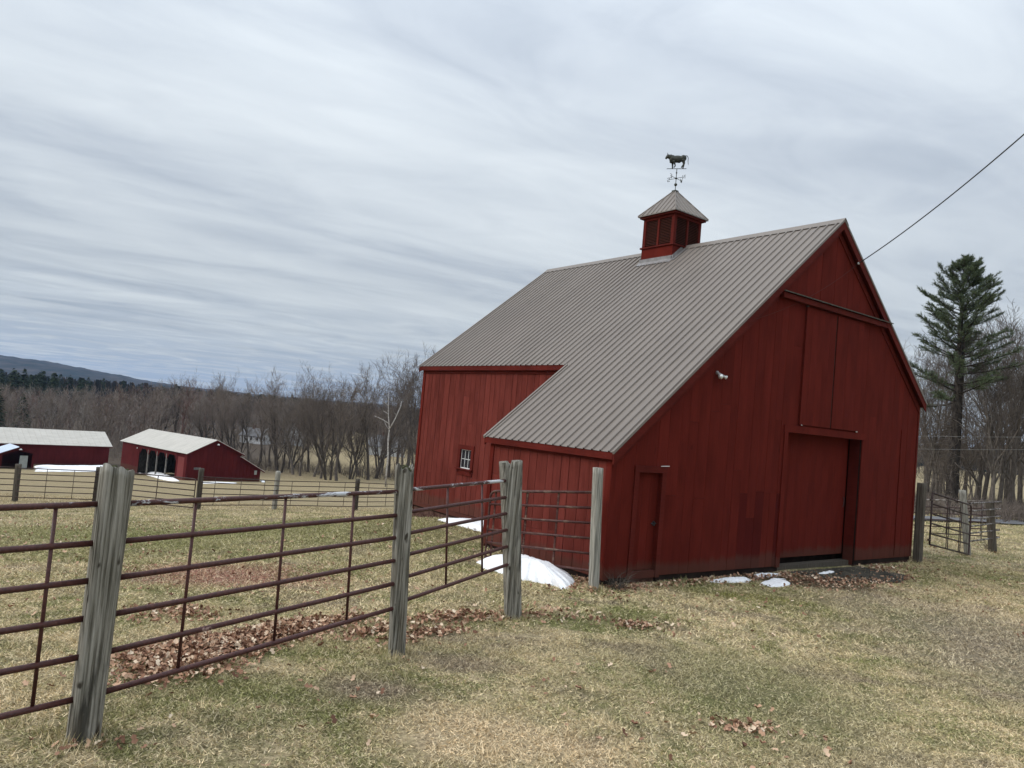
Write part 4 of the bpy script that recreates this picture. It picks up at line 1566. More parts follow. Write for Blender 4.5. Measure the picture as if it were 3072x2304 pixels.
def board_wall(name, parent, axis, k0, p0, p1, zfun_b, zfun_t, mat, width=.6, side=-1):
    """wall backing with vertical boards standing proud of it; each board is its own piece"""
    w = MB()
    n = max(2, int(abs(p1 - p0) / width))
    e = np.linspace(p0, p1, n + 1)
    poly = [(q, zfun_b(q)) for q in (p0, p1)] + [(q, zfun_t(q) - .01) for q in e[::-1]]
    w.prism(poly, axis, k0 + .004, k0 + .08) if side < 0 else w.prism(poly, axis, k0 - .08, k0 - .004)
    wall = w.build(name, MATS['dark_inside'], parent)
    for a, b in zip(e[:-1], e[1:]):
        s = side * .025
        MB().prism([(a + .006, zfun_b(a)), (b - .006, zfun_b(b)), (b - .006, zfun_t(b)), (a + .006, zfun_t(a))], axis, k0 + s, k0).build('board', MATS[mat], wall)
    return wall


def lamp(parent, p):
    MB().tube([(p[0], p[1], p[2] + .18), (p[0], p[1], p[2])], [.05, .2], 10).build('lamp_shade', MATS['white_paint'], parent)


def build_shed():
    o0 = ground_at(*m2(990, 880))
    K = o0.y / 100.0
    phi = R(51)
    z0 = o0.z
    sh = empty('open_shed', o0, phi)
    sh.scale = (K, K, K)
    tag(sh, 'red open fronted shed with pale roof and four dark bays behind a snow bank', 'shed')
    W2, LN = 11.35, 19.8
    ez, az, ax = 3.80, 5.63, 3.9

    def prof(x):
        if x <= ax:
            return ez - .12 + (az - ez) * x / ax
        if x <= 8.0:
            return az - .12 - (az - 3.72) * (x - ax) / (8.28 - ax)
        return 3.36 - .05 - (3.36 - 1.28) * (x - 7.9) / (11.85 - 7.9)
    e = sorted(set(list(np.linspace(0, ax, 8)) + list(np.linspace(ax, 8.0, 8)) + list(np.linspace(8.0001, W2, 7))))
    back = MB()
    back.prism([(0, -.6), (W2, -.6)] + [(x, prof(x) - .02) for x in e[::-1]], 'y', .005, .07)
    gw = back.build('gable_wall', MATS['dark_inside'], sh)
    for a, b in zip(e[:-1], e[1:]):
        if b - a < .01:
            continue
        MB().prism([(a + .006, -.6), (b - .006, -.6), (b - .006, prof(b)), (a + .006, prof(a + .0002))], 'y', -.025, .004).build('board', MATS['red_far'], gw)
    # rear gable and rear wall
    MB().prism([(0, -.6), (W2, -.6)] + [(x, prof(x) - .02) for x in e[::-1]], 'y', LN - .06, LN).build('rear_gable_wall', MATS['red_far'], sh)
    MB().box((W2 - .06, .07, -.6), (W2, LN - .06, prof(W2))).build('low_wall', MATS['red_far'], sh)
    # open side: solid ends, posts with knee braces, header
    board_wall('end_wall', sh, 'x', 0, 14.1, LN, lambda q: -.8, lambda q: ez - .2, 'red_far', .55, -1)
    MB().box((-.02, 0.0, -.6), (.06, .72, ez - .2)).build('corner_board', MATS['red_far'], sh)
    MB().box((-.03, .72, -.6), (.05, 2.42, 3.02)).build('stall_door', MATS['red_far_light'], sh)
    MB().box((-.02, 2.42, -.6), (.08, 2.95, ez - .2)).build('corner_board', MATS['red_far'], sh)
    MB().box((-.02, .72, 3.02), (.08, 2.95, ez - .2)).build('header', MATS['red_far'], sh)
    MB().box((-.02, 2.95, 3.08), (.10, 14.1, ez - .2)).build('header', MATS['red_far'], sh)
    xs = [2.95, 5.85, 8.65, 11.4, 14.1]
    for i, y in enumerate(xs):
        if 0 < i < 4:
            MB().box((-.02, y - .09, -.5), (.14, y + .09, 3.08)).build('post', MATS['grey_boards'], sh)
        for s in (-1, 1):
            if (i == 0 and s < 0) or (i == 4 and s > 0):
                continue
            y0 = y + s * .09
            MB().prism([(y0, 2.35), (y0, 3.08), (y0 + s * .62, 3.08)], 'x', 0.0, .08).build('brace', MATS['red_far'], sh)
    # inside
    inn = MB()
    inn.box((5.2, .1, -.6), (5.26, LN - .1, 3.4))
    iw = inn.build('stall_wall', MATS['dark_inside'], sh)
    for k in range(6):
        MB().box((5.16, .12, -.5 + k * .62), (5.198, LN - .12, .04 + k * .62)).build('board', MATS['stall_boards_shaded'], iw)
    MB().box((.09, 14.12, -.6), (5.1, 14.2, 3.4)).build('partition', MATS['stall_boards_shaded'], sh)
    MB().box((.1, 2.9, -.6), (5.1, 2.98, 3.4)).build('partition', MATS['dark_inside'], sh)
    # roofs
    ov = .35
    roof = ribbed_slope('roof', (-ov, -ov, ez - .17), (-ov, LN + ov, ez - .17), (ax, -ov, az + .02), (ax, LN + ov, az + .02), 'pale_roof', sh, 34)
    ribbed_slope('rear_slope', (8.28, -ov, 3.70), (8.28, LN + ov, 3.70), (ax, -ov, az + .02), (ax, LN + ov, az + .02), 'pale_roof', roof, 34)
    ribbed_slope('lean_to_slope', (11.85, -ov, 1.26), (11.85, LN + ov, 1.26), (7.85, -ov, 3.36), (7.85, LN + ov, 3.36), 'pale_roof', roof, 34)
    for (x0, zz0, x1, zz1) in ((-ov, ez - .25, ax, az - .06), (ax, az - .06, 8.28, 3.62), (7.9, 3.26, 11.85, 1.18)):
        MB().prism([(x0, zz0 - .16), (x1, zz1 - .16), (x1, zz1), (x0, zz0)], 'y', -ov - .01, -ov + .04).build('barge_board', MATS['red_far'], sh)
    lamp(sh, (4.15, -.28, 4.92))
    MB().sphere((-.1, 14.75, 3.02), .09, 8, 6).build('door_bell', MATS['white_paint'], sh)
    MB().box((1.05, -.055, 1.45), (2.05, -.026, 1.75)).build('vent', MATS['house_roof'], sh)
    MB().box((10.35, -.055, .75), (10.75, -.026, 1.35)).build('notice_board', MATS['grey_panel'], sh)


build_shed()


def build_long_shed():
    o0 = ground_at(*n2(870, 940))
    K = o0.y / 115.0
    phi = R(46)
    sh = empty('long_shed', o0, phi)
    sh.scale = (K, K, K)
    tag(sh, 'long low red shed with a pale roof behind a long bank of snow', 'shed')
    L = 30.0
    W, hw, hr = 8.0, 3.1, 5.08
    board_wall('side_wall', sh, 'y', 0, -L, 0.0, lambda q: -1.4, lambda q: hw, 'red_far', .55, -1)
    MB().prism([(0, -1.4), (W, -1.4), (W, hw), (W / 2, hr - .1), (0, hw)], 'x', -.07, 0).build('gable_wall', MATS['red_far'], sh)
    MB().prism([(0, -1.4), (W, -1.4), (W, hw), (W / 2, hr - .1), (0, hw)], 'x', -L, -L + .07).build('gable_wall', MATS['red_far'], sh)
    MB().box((-L, W - .07, -1.4), (0, W, hw)).build('rear_wall', MATS['red_far'], sh)
    ov = .32
    roof = ribbed_slope('roof', (-L - ov, -ov, hw - .02), (ov, -ov, hw - .02), (-L - ov, W / 2, hr), (ov, W / 2, hr), 'pale_roof', sh, 40)
    ribbed_slope('rear_slope', (-L - ov, W + ov, hw - .02), (ov, W + ov, hw - .02), (-L - ov, W / 2, hr), (ov, W / 2, hr), 'pale_roof', roof, 40)
    MB().box((-L - ov, -ov + .03, hw - .2), (ov, -ov + .06, hw - .09)).build('eave_board', MATS['red_far'], sh)


build_long_shed()


def build_shelter():
    o0 = ground_at(*n2(268, 967))
    K = o0.y / 92.0
    phi = R(46)
    sh = empty('run_in_shelter', o0, phi)
    sh.scale = (K, K, K)
    tag(sh, 'small open gable shelter with a blue white roof in front of the long shed', 'shelter')
    W, hw, hr, D = 3.62, 2.02, 2.80, 4.2
    MB().box((-.12, 0, -.6), (0, D, hw)).build('side_wall', MATS['red_far'], sh)
    MB().box((-W, 0, -.6), (-W + .12, D, hw)).build('side_wall', MATS['red_far'], sh)
    MB().prism([(-W, -.6), (0, -.6), (0, hw), (-W / 2, hr - .08), (-W, hw)], 'y', D - .08, D).build('rear_wall', MATS['red_far'], sh)
    MB().prism([(-W, hw - .12), (-W + .25, hw - .25), (-W / 2, hr - .48), (-.25, hw - .08), (0, hw - .12), (0, hw), (-W / 2, hr - .06), (-W, hw)], 'y', -.03, .04).build('gable_board', MATS['red_far'], sh)
    MB().box((-.24, -.02, -.6), (-.12, .1, hw - .1)).build('door_post', MATS['red_far'], sh)
    MB().box((-W + .12, -.02, -.6), (-W + .24, .1, hw - .1)).build('door_post', MATS['red_far'], sh)
    ov = .3
    roof = ribbed_slope('roof', (-W - ov, -ov, hw - .09), (-W - ov, D + ov, hw - .09), (-W / 2, -ov, hr), (-W / 2, D + ov, hr), 'blue_roof', sh, 8)
    ribbed_slope('right_slope', (ov, -ov, hw - .09), (ov, D + ov, hw - .09), (-W / 2, -ov, hr), (-W / 2, D + ov, hr), 'red_far', roof, 8)
    MB().box((-1.48, .35, .02), (-.62, .42, 1.66)).build('inner_door', MATS['grey_panel'], sh)
    lamp(sh, (-1.62, -.2, 2.42))


build_shelter()


def build_house(px, py, depth, ang, L, W, hw, hr, label, scale=1.0):
    p = at_depth(px, py, depth)
    h = empty('house', (p.x, p.y, tz(p.x, p.y)), ang)
    tag(h, label, 'house', 'houses beyond the trees')
    bm_ = MATS['white_siding']
    MB().prism([(-W / 2, -1), (W / 2, -1), (W / 2, hw), (0, hr), (-W / 2, hw)], 'y', 0, L).build('wall', bm_, h)
    for s in (-1, 1):
        ribbed_slope('roof', (s * (W / 2 + .4), -.4, hw - .25), (s * (W / 2 + .4), L + .4, hw - .25), (0, -.4, hr + .15), (0, L + .4, hr + .15), 'house_roof', h, 1, .15)
    for (x, z) in ((-W / 4, 1.2), (W / 4, 1.2), (0, 4.2)):
        f = MB().box((x - .5, -.08, z - .1), (x + .5, -.003, z + 1.5)).build('window', MATS['white_paint'], h)
        MB().box((x - .4, -.1, z), (x + .4, -.081, z + 1.4)).build('pane', MATS['window_glass'], f)
    for y in np.arange(1.6, L - 1, 2.6):
        for s in (-1, 1):
            f = MB().box((s * W / 2 - .08 if s < 0 else W / 2 + .003, y - .5, 1.1), (s * W / 2 - .003 if s < 0 else W / 2 + .08, y + .5, 2.6)).build('window', MATS['white_paint'], h)
            xo = -W / 2 - .1 if s < 0 else W / 2 + .081
            MB().box((xo, y - .4, 1.2), (xo + .019, y + .4, 2.5)).build('pane', MATS['window_glass'], f)
    MB().box((-.4, L * .6, hr - .6), (.4, L * .6 + .7, hr + 1.2)).build('chimney', MATS['foundation'], h)
    return h


build_house(880, 1322, 262, R(20), 11, 7.0, 3.6, 7.6, 'white gabled house half hidden behind the big bare trees')
build_house(800, 1325, 255, R(70), 9, 6.0, 2.8, 5.2, 'low white building among the trees behind the shed gable')
build_house(1215, 1338, 250, R(100), 12, 7.5, 3.2, 6.6, 'white house with grey roof glimpsed at the barn back corner')

# ------------------------------------------------------------------ snow, slab, leaves
def in_poly(px, py, poly):
    inside = np.zeros(px.shape, bool)
    n = len(poly)
    for i in range(n):
        x0, y0 = poly[i]
        x1, y1 = poly[(i + 1) % n]
        c = ((y0 > py) != (y1 > py)) & (px < (x1 - x0) * (py - y0) / (y1 - y0 + 1e-12) + x0)
        inside ^= c
    return inside


SNOW_POLYS = []


def snow_patch(pts, height, label, seed=0, group=None, edge=.5, rag=.06, cat='snow'):
    """star-shaped sheet of old snow: thin scalloped rim, domed middle"""
    P = np.array([(p[0], p[1]) for p in pts], float)
    SNOW_POLYS.append(P)
    c = P.mean(0)
    rings, seg = 16, 128
    ang = np.arctan2(P[:, 1] - c[1], P[:, 0] - c[0])
    # densify outline
    out = []
    n = len(P)
    per = np.linalg.norm(np.roll(P, -1, 0) - P, axis=1)
    cum = np.concatenate([[0], np.cumsum(per)])
    for s in np.linspace(0, cum[-1], seg, endpoint=False):
        k = min(np.searchsorted(cum, s, side='right') - 1, n - 1)
        t = (s - cum[k]) / max(per[k], 1e-9)
        out.append(P[k] * (1 - t) + P[(k + 1) % n] * t)
    out = np.array(out)
    out = .5 * out + .25 * (np.roll(out, 1, 0) + np.roll(out, -1, 0))
    size = math.sqrt(max(1e-6, per.sum() ** 2 / 16))
    rad = 1 + rag * (value_noise(np.arange(seg) * .55, np.zeros(seg), seed) - .5) * 2 + rag * .6 * (value_noise(np.arange(seg) * 1.3, np.zeros(seg), seed + 2) - .5) * 2
    rad[-3:] = rad[:1]
    out = c + (out - c) * rad[:, None]
    V = []
    for r in range(rings + 1):
        s = r / rings
        p = c + (out - c) * s
        z = terrain(p[:, 0], p[:, 1])
        dome = (1 - s ** 2.2) ** edge
        z = z + .012 * (1 - s ** 8) - .03 * s ** 8 + height * dome * (.95 + .1 * value_noise(p[:, 0] * 9, p[:, 1] * 9, seed + 7)) + .02 * (value_noise(p[:, 0] * 23, p[:, 1] * 23, seed + 8) - .5) * (1 - s ** 4) + height * .22 * (value_noise(p[:, 0] * 5 / size * 1.2 + seed, p[:, 1] * 5 / size * 1.2, seed) - .5) * (1 - s ** 4)
        V.append(np.stack([p[:, 0], p[:, 1], z], -1))
    V = np.concatenate(V)
    i = (np.arange(rings)[:, None] * seg + np.arange(seg)[None, :]).ravel()
    j = (np.arange(rings)[:, None] * seg + (np.arange(seg)[None, :] + 1) % seg).ravel()
    og = np.array([c[0], c[1], float(terrain(c[0], c[1]))])
    me = raw_mesh('snow', V - og, quads=np.stack([i, j, j + seg, i + seg], -1))
    o = link('snow_patch', me, MATS['snow'], smooth=True)
    o.location = og
    tag(o, label, cat, group)
    return o


def q4(x, y):
    return (1150 + x / 2.765, 1350 + y / 2.765)


def q6(x, y):
    return (1800 + x / 2.212, 1350 + y / 2.212)


low = [ground_at(*q4(*p)) for p in ((750, 928), (830, 985), (980, 1030), (1150, 1082), (1400, 1122), (1490, 1162), (1555, 1138))]
up = [bw(-.03, v) for v in (.62, 1.1, 1.7, 2.3, 2.75)]
snow_patch(low + up, .28, 'rounded heap of old snow under the open gate by the lean-to', 3, None, .9, .08)
low = [ground_at(*q4(*p)) for p in ((430, 578), (550, 616), (700, 652), (838, 692))]
up = [bw(1.2, 4.05), bw(2.38, 4.1), bw(2.40, 5.0), bw(2.42, 6.2), bw(2.40, 7.3)]
snow_patch(low + up, .16, 'flat bank of snow along the barn side wall below the window', 5, None, .6, .04)
G_S = 'thin snow scraps by the barn doors'
for k, (pts, lab) in enumerate(((((730, 872), (820, 856), (970, 850), (1003, 868), (985, 880), (880, 882), (760, 882)), 'longest thin scrap of snow in the leaves nearest the small barn door'),
                                (((985, 845), (1060, 825), (1205, 829), (1190, 838), (1130, 844), (1040, 853)), 'wedge of thin snow against the boards left of the sliding door'),
                                (((1060, 886), (1150, 853), (1240, 862), (1210, 874), (1272, 886), (1250, 902), (1180, 913), (1110, 906)), 'ragged forked scrap of snow lowest among the leaves by the sliding door'),
                                (((1440, 830), (1530, 808), (1567, 818), (1540, 828), (1490, 833)), 'little scrap of snow on the edge of the stone slab'))):
    snow_patch([ground_at(*q6(*p)) for p in pts], .05, lab, 20 + k, G_S, .45, .10)
snow_patch([ground_at(*n2(*p)) for p in ((282, 940), (420, 946), (560, 946), (700, 944), (880, 943), (880, 985), (760, 986), (600, 986), (440, 985), (288, 984))], .45, 'long white snow bank along the foot of the long shed', 31, None, .4, .03)
snow_patch([ground_at(*m2(*p)) for p in ((128, 715), (300, 712), (470, 728), (620, 760), (760, 815), (920, 893), (800, 893), (700, 878), (560, 838), (380, 785), (230, 745))], 0.5, 'tapering snow bank in front of the open bays of the shed', 33, None, .6, .05)
snow_patch([ground_at(*m2(*p)) for p in ((1180, 905), (1400, 903), (1725, 917), (1640, 928), (1400, 926), (1190, 925))], .10, 'thin strip of snow along the shed gable wall', 35, None, .5, .04)
snow_patch([ground_at(*m2(*p)) for p in ((2030, 885), (2080, 890), (2100, 908), (2050, 908))], .25, 'small lump of snow at the low corner of the open shed', 36, None, .6, .05)


def build_slab():
    pts = [bw(6.0, .05), bw(9.25, .05), bw(9.55, -1.05), bw(8.3, -1.45), bw(7.0, -1.2), bw(6.1, -.9)]
    m = MB()
    top, bot = [], []
    for p in pts:
        z = tz(p.x, p.y)
        top.append((p.x, p.y, z + .035))
        bot.append((p.x, p.y, z - .2))
    n = len(pts)
    m.add(top + bot, [tuple(range(n))] + [(i, i + n, (i + 1) % n + n, (i + 1) % n) for i in range(n)])
    o = m.build('stone_slab', MATS['slab_stone'])
    tag(o, 'dark damp stone slab on the ground before the sliding barn door', 'slab')


build_slab()


# ------------------------------------------------------------------ grass, leaves, chips
def visible(P, margin=160):
    px, py, d = project(P)
    return (d > 1) & (px > -margin) & (px < 3072 + margin) & (py < 2304 + margin)


def barn_mask(x, y):
    dx, dy = x - BO.x, y - BO.y
    u = dx * BU.x + dy * BU.y
    v = dx * BV.x + dy * BV.y
    return ((u > WU) & (u < WUR) & (v > WV) & (v < WVLR) & ~((u < WUE) & (v > WVL1)))


def scatter(n, dmin, dmax, margin=160):
    """points on the pasture, uniform in area, inside the view with a margin"""
    out = []
    while sum(len(a) for a in out) < n:
        k = n * 2
        y = np.sqrt(rng.uniform(dmin ** 2, dmax ** 2, k))
        x = rng.uniform(-.92, 1.05, k) * y
        P = np.stack([x, y, terrain(x, y)], -1)
        ok = visible(P, margin) & ~barn_mask(x, y)
        out.append(P[ok])
    return np.concatenate(out)[:n]


def blades(name, P, length, width, lean, material_, seed):
    r = np.random.default_rng(seed)
    n = len(P)
    a = r.uniform(0, 2 * math.pi, n)
    L = length * r.uniform(.45, 1.5, n)
    t = r.uniform(lean[0], lean[1], n)
    d = np.stack([np.cos(a) * np.sin(t), np.sin(a) * np.sin(t), np.cos(t)], -1)
    side = np.stack([-np.sin(a), np.cos(a), np.zeros(n)], -1)
    b = r.uniform(0, 2 * math.pi, n)
    side = side * np.cos(b)[:, None] + np.cross(d, side) * np.sin(b)[:, None]
    w = (width * r.uniform(.6, 1.4, n))[:, None]
    tip = P + d * L[:, None]
    V = np.stack([P - side * w, P + side * w, tip], 1).reshape(-1, 3)
    V[:, 2] += .002
    F = np.arange(3 * n).reshape(-1, 3)
    o = link(name, raw_mesh(name, V, tris=F), material_)
    o['kind'] = 'stuff'
    return o


def clump(P, keep=.45):
    d = value_noise(P[:, 0] * 1.7, P[:, 1] * 1.7, 40) * .6 + value_noise(P[:, 0] * 6, P[:, 1] * 6, 41) * .4
    return P[d + rng.uniform(-.25, .25, len(P)) > .5 - keep * .4]


def off_snow(P):
    bad = np.zeros(len(P), bool)
    for poly in SNOW_POLYS:
        bad |= in_poly(P[:, 0], P[:, 1], poly)
    return ~bad


near = clump(scatter(470000, 4.6, 10.5, 420))
near = near[off_snow(near)]
o = blades('grass', near, .040, .0040, (.75, 1.52), MATS['grass_blades'], 1)
o['label'] = 'short dry winter grass over the yard and the paddock'
o['category'] = 'grass'
mid = clump(scatter(440000, 10.5, 22.0, 420))
mid = mid[off_snow(mid)]
o2 = blades('grass', mid, .058, .0060, (.7, 1.5), MATS['grass_blades'], 2)
o2['label'] = 'dry winter grass around the barn and out to the paddock'
o2['category'] = 'grass'
farg = clump(scatter(150000, 22.0, 48.0, 60))
o3 = blades('grass', farg, .085, .010, (.4, 1.35), MATS['grass_blades'], 3)
o3['label'] = 'thin dry grass on the slope down to the paddock fence'
o3['category'] = 'grass'


tuft = []
for q in (p1b, p2b, p3b, pgb, r1, r2, r3):
    a = rng.uniform(0, 2 * math.pi, 420)
    rr_ = .13 + np.abs(rng.normal(0, .09, 420))
    x, y = q.x + np.cos(a) * rr_, q.y + np.sin(a) * rr_
    tuft.append(np.stack([x, y, terrain(x, y)], -1))
for k in range(260):
    c = scatter(1, 5.0, 16.0)[0]
    m_ = int(rng.integers(18, 46))
    x, y = c[0] + rng.normal(0, .045, m_), c[1] + rng.normal(0, .045, m_)
    tuft.append(np.stack([x, y, terrain(x, y)], -1))
ot = blades('grass_tufts', np.concatenate(tuft), .10, .0032, (.15, 1.1), MATS['grass_blades'], 14)
ot['label'] = 'longer grass tufts around the post feet and here and there'
ot['category'] = 'grass'


def leaf_mesh(P, size, seed, lift, flat=.5):
    """curled oak leaves: a folded, lobed sheet of six triangles each"""
    r = np.random.default_rng(seed)
    n = len(P)
    # outline in leaf space: stem, two side lobes each side, tip, with a crease down the middle
    tpl = np.array([(0, 0, 0), (.25, .30, .12), (.45, .16, .05), (.72, .34, .16), (1.0, 0, .10), (.72, -.34, .16), (.45, -.16, .05), (.25, -.30, .12), (.5, 0, -.04)])
    tri = np.array([(8, 0, 1), (8, 1, 2), (8, 2, 3), (8, 3, 4), (8, 4, 5), (8, 5, 6), (8, 6, 7), (8, 7, 0)])
    s = size * r.uniform(.6, 1.35, n)
    curl = r.uniform(-.4, 2.4, n)
    T = np.repeat(tpl[None], n, 0)
    T[:, :, 2] *= curl[:, None]
    T[:, :, 2] += (T[:, :, 0] - .5) ** 2 * r.uniform(-.6, .9, n)[:, None]
    T[:, :, 0] -= .5
    T *= s[:, None, None]
    yaw = r.uniform(0, 2 * math.pi, n)
    ax = r.normal(0, flat, n)
    ay = r.normal(0, flat, n)
    cx, sx = np.cos(ax)[:, None], np.sin(ax)[:, None]
    y1 = T[:, :, 1] * cx - T[:, :, 2] * sx
    z1 = T[:, :, 1] * sx + T[:, :, 2] * cx
    cy, sy = np.cos(ay)[:, None], np.sin(ay)[:, None]
    x1 = T[:, :, 0] * cy + z1 * sy
    z2 = -T[:, :, 0] * sy + z1 * cy
    cz, sz = np.cos(yaw)[:, None], np.sin(yaw)[:, None]
    X = x1 * cz - y1 * sz
    Y = x1 * sz + y1 * cz
    V = np.stack([X, Y, z2], -1)
    zmin = V[:, :, 2].min(1)
    V[:, :, 2] -= (zmin * .8)[:, None]
    V += P[:, None, :]
    V[:, :, 2] += lift[:, None] if np.ndim(lift) else lift
    F = (tri[None] + (np.arange(n) * 9)[:, None, None]).reshape(-1, 3)
    return raw_mesh('leaves', V.reshape(-1, 3), tris=F)


def drift(center_px, n, sx, sy, ang, seed, uv=None):
    r = np.random.default_rng(seed)
    c = ground_at(*center_px) if uv is None else bw(*uv)
    a = r.normal(0, 1, (n, 2)) * (sx, sy)
    ca, sa = math.cos(ang), math.sin(ang)
    x = c.x + a[:, 0] * ca - a[:, 1] * sa
    y = c.y + a[:, 0] * sa + a[:, 1] * ca
    rr = (a[:, 0] / sx) ** 2 + (a[:, 1] / sy) ** 2
    return np.stack([x, y, terrain(x, y)], -1), np.exp(-rr / 2)


FA = math.atan2(fd.y, fd.x)
drifts = [((430, 1975), 150, .30, .16, FA), ((560, 2010), 511, .30, .20, FA), ((640, 1960), 961, .52, .20, FA), ((740, 1925), 961, .55, .17, FA), ((560, 1945), 300, .35, .14, FA),
          ((860, 1890), 651, .5, .15, FA), ((1000, 1880), 260, .45, .14, FA), ((1120, 1900), 180, .35, .10, FA), ((1240, 1915), 150, .28, .10, FA), ((1330, 1900), 90, .25, .10, .2),
          ((520, 1850), 170, .30, .18, .3), ((510, 1830), 100, .3, .12, .3), ((1390, 1855), 260, .35, .16, .4), ((1330, 1865), 140, .3, .12, .4), ((1570, 1850), 90, .25, .09, .1), ((1650, 1835), 60, .45, .15, .1), ((1750, 1860), 35, .45, .15, .1),
          ((1900, 1880), 110, .2, .11, .2), ((1960, 1885), 40, .4, .14, .2), ((300, 2240), 28, .22, .06, .2), ((2270, 2195), 60, .26, .13, .2), ((2230, 2185), 45, .12, .07, .2),
          ((1720, 1745), 200, .22, .15, .6), ((1880, 1765), 90, .3, .10, .6)]
Ps, lifts = [], []
for k, (c, n, sx, sy, ang) in enumerate(drifts):
    P, h = drift(c, n, sx, sy, ang, 100 + k)
    Ps.append(P)
    lifts.append(rng.uniform(0, 1, n) * .075 * h * min(1, n / 260))
# along the foot of the barn front and on the patch by the sliding door
for k, (u, v, n, su, sv) in enumerate(((2.2, -.12, 130, .7, .09), (3.4, -.15, 220, .7, .11), (4.6, -.22, 330, .6, .14), (5.4, -.30, 260, .45, .18), (5.6, -.8, 420, .8, .28), (6.6, -1.1, 260, .7, .22), (7.3, -1.3, 200, .5, .2),
                                       (9.6, -.35, 160, .35, .2), (10.3, -.5, 120, .6, .25), (8.9, -1.2, 90, .5, .15), (1.0, -.25, 90, .5, .12), (-.3, .1, 160, .3, .3))):
    P, h = drift(None, int(n * .65), su, sv, TH, 200 + k, (u, v))
    bad = barn_mask(P[:, 0], P[:, 1])
    P, h = P[~bad], h[~bad]
    Ps.append(P)
    lifts.append(rng.uniform(0, 1, len(P)) * .05 * h)
Pl, Ll = np.concatenate(Ps), np.concatenate(lifts)
keep = off_snow(Pl)
Pl, Ll = Pl[keep], Ll[keep]
o = link('leaf_litter', leaf_mesh(Pl, .066, 5, Ll + .022, .5), MATS['dry_leaves'])
o['kind'] = 'stuff'
o['label'] = 'brown curled oak leaves heaped along the fence and barn foot'
o['category'] = 'leaves'
Psc = scatter(2600, 4.8, 28.0)
dens = value_noise(Psc[:, 0] * .5, Psc[:, 1] * .5, 70)
Psc = Psc[dens > .33]
o = link('scattered_leaves', leaf_mesh(Psc, .070, 6, .025, .4), MATS['dry_leaves'])
o['kind'] = 'stuff'
o['label'] = 'single brown leaves scattered thinly over the grass'
o['category'] = 'leaves'
a = np.random.default_rng(9).normal(0, 1, (6500, 2)) * (1.15, .62)
x, y = -4.6 + a[:, 0], 12.7 + a[:, 1]
o = blades('bedding_straw', np.stack([x, y, terrain(x, y)], -1), .06, .006, (1.1, 1.57), MATS['bedding'], 12)
o['label'] = 'reddish old bedding spread thin on the paddock grass'
o['category'] = 'straw'


def weed(base, n, h, label, group, seed):
    rr = random.Random(seed)
    mb = MB()
    for _ in range(n):
        a, ln = rr.uniform(0, 2 * math.pi), h * rr.uniform(.5, 1.2)
        b = Vector((rr.gauss(0, .07), rr.gauss(0, .07), 0))
        t = b + Vector((math.cos(a) * ln * .7, math.sin(a) * ln * .7, ln * rr.uniform(.3, .9)))
        mb.tube([b, (b + t) / 2 + Vector((0, 0, ln * .15)), t], [.004, .003, .0015], 4, False)
    o = mb.build('weed_clump', MATS['bark_dark'])
    o.location = base
    tag(o, label, 'weeds', group)


p = bw(.25, -.12)
weed((p.x, p.y, tz(p.x, p.y)), 60, .42, 'tangle of dead weed stems at the foot of the barn corner', None, 3)
p = ground_at(2965, 1648)
weed((p.x, p.y, p.z), 50, .5, 'dead weed clump at the foot of the dark corral corner post', None, 4)

# ------------------------------------------------------------------ trees
def seg_tubes(segs, sides):
    """array of (p0,p1,r0,r1) -> verts and quads, every segment its own tapered tube"""
    A = np.array([np.concatenate([a, b, [r0, r1]]) for a, b, r0, r1 in segs])
    p0, p1, r0, r1 = A[:, :3], A[:, 3:6], A[:, 6], A[:, 7]
    d = p1 - p0
    d /= np.linalg.norm(d, axis=1, keepdims=True) + 1e-9
    ref = np.where(np.abs(d[:, 2:3]) < .9, np.array([[0, 0, 1.0]]), np.array([[1.0, 0, 0]]))
    u = np.cross(d, ref)
    u /= np.linalg.norm(u, axis=1, keepdims=True)
    v = np.cross(d, u)
    th = np.arange(sides) / sides * 2 * math.pi
    c, s = np.cos(th), np.sin(th)
    ring = u[:, None, :] * c[None, :, None] + v[:, None, :] * s[None, :, None]
    V = np.concatenate([p0[:, None] + ring * r0[:, None, None], p1[:, None] + ring * r1[:, None, None]], 1)
    n = len(A)
    k = np.arange(sides)
    q = np.stack([k, (k + 1) % sides, sides + (k + 1) % sides, sides + k], -1)
    Q = (q[None] + (np.arange(n) * 2 * sides)[:, None, None]).reshape(-1, 4)
    return V.reshape(-1, 3), Q


def seg_ribbons(segs, seed=0):
    """far twigs: one tapered quad each, turned at random about the twig"""
    A = np.array([np.concatenate([a, b, [r0, r1]]) for a, b, r0, r1 in segs])
    p0, p1, r0, r1 = A[:, :3], A[:, 3:6], A[:, 6:7], A[:, 7:8]
    d = p1 - p0
    u = np.cross(d, np.random.default_rng(seed).normal(0, 1, d.shape))
    u /= np.linalg.norm(u, axis=1, keepdims=True) + 1e-9
    V = np.stack([p0 - u * r0, p0 + u * r0, p1 + u * r1, p1 - u * r1], 1)
    return V.reshape(-1, 3), np.arange(4 * len(A)).reshape(-1, 4)


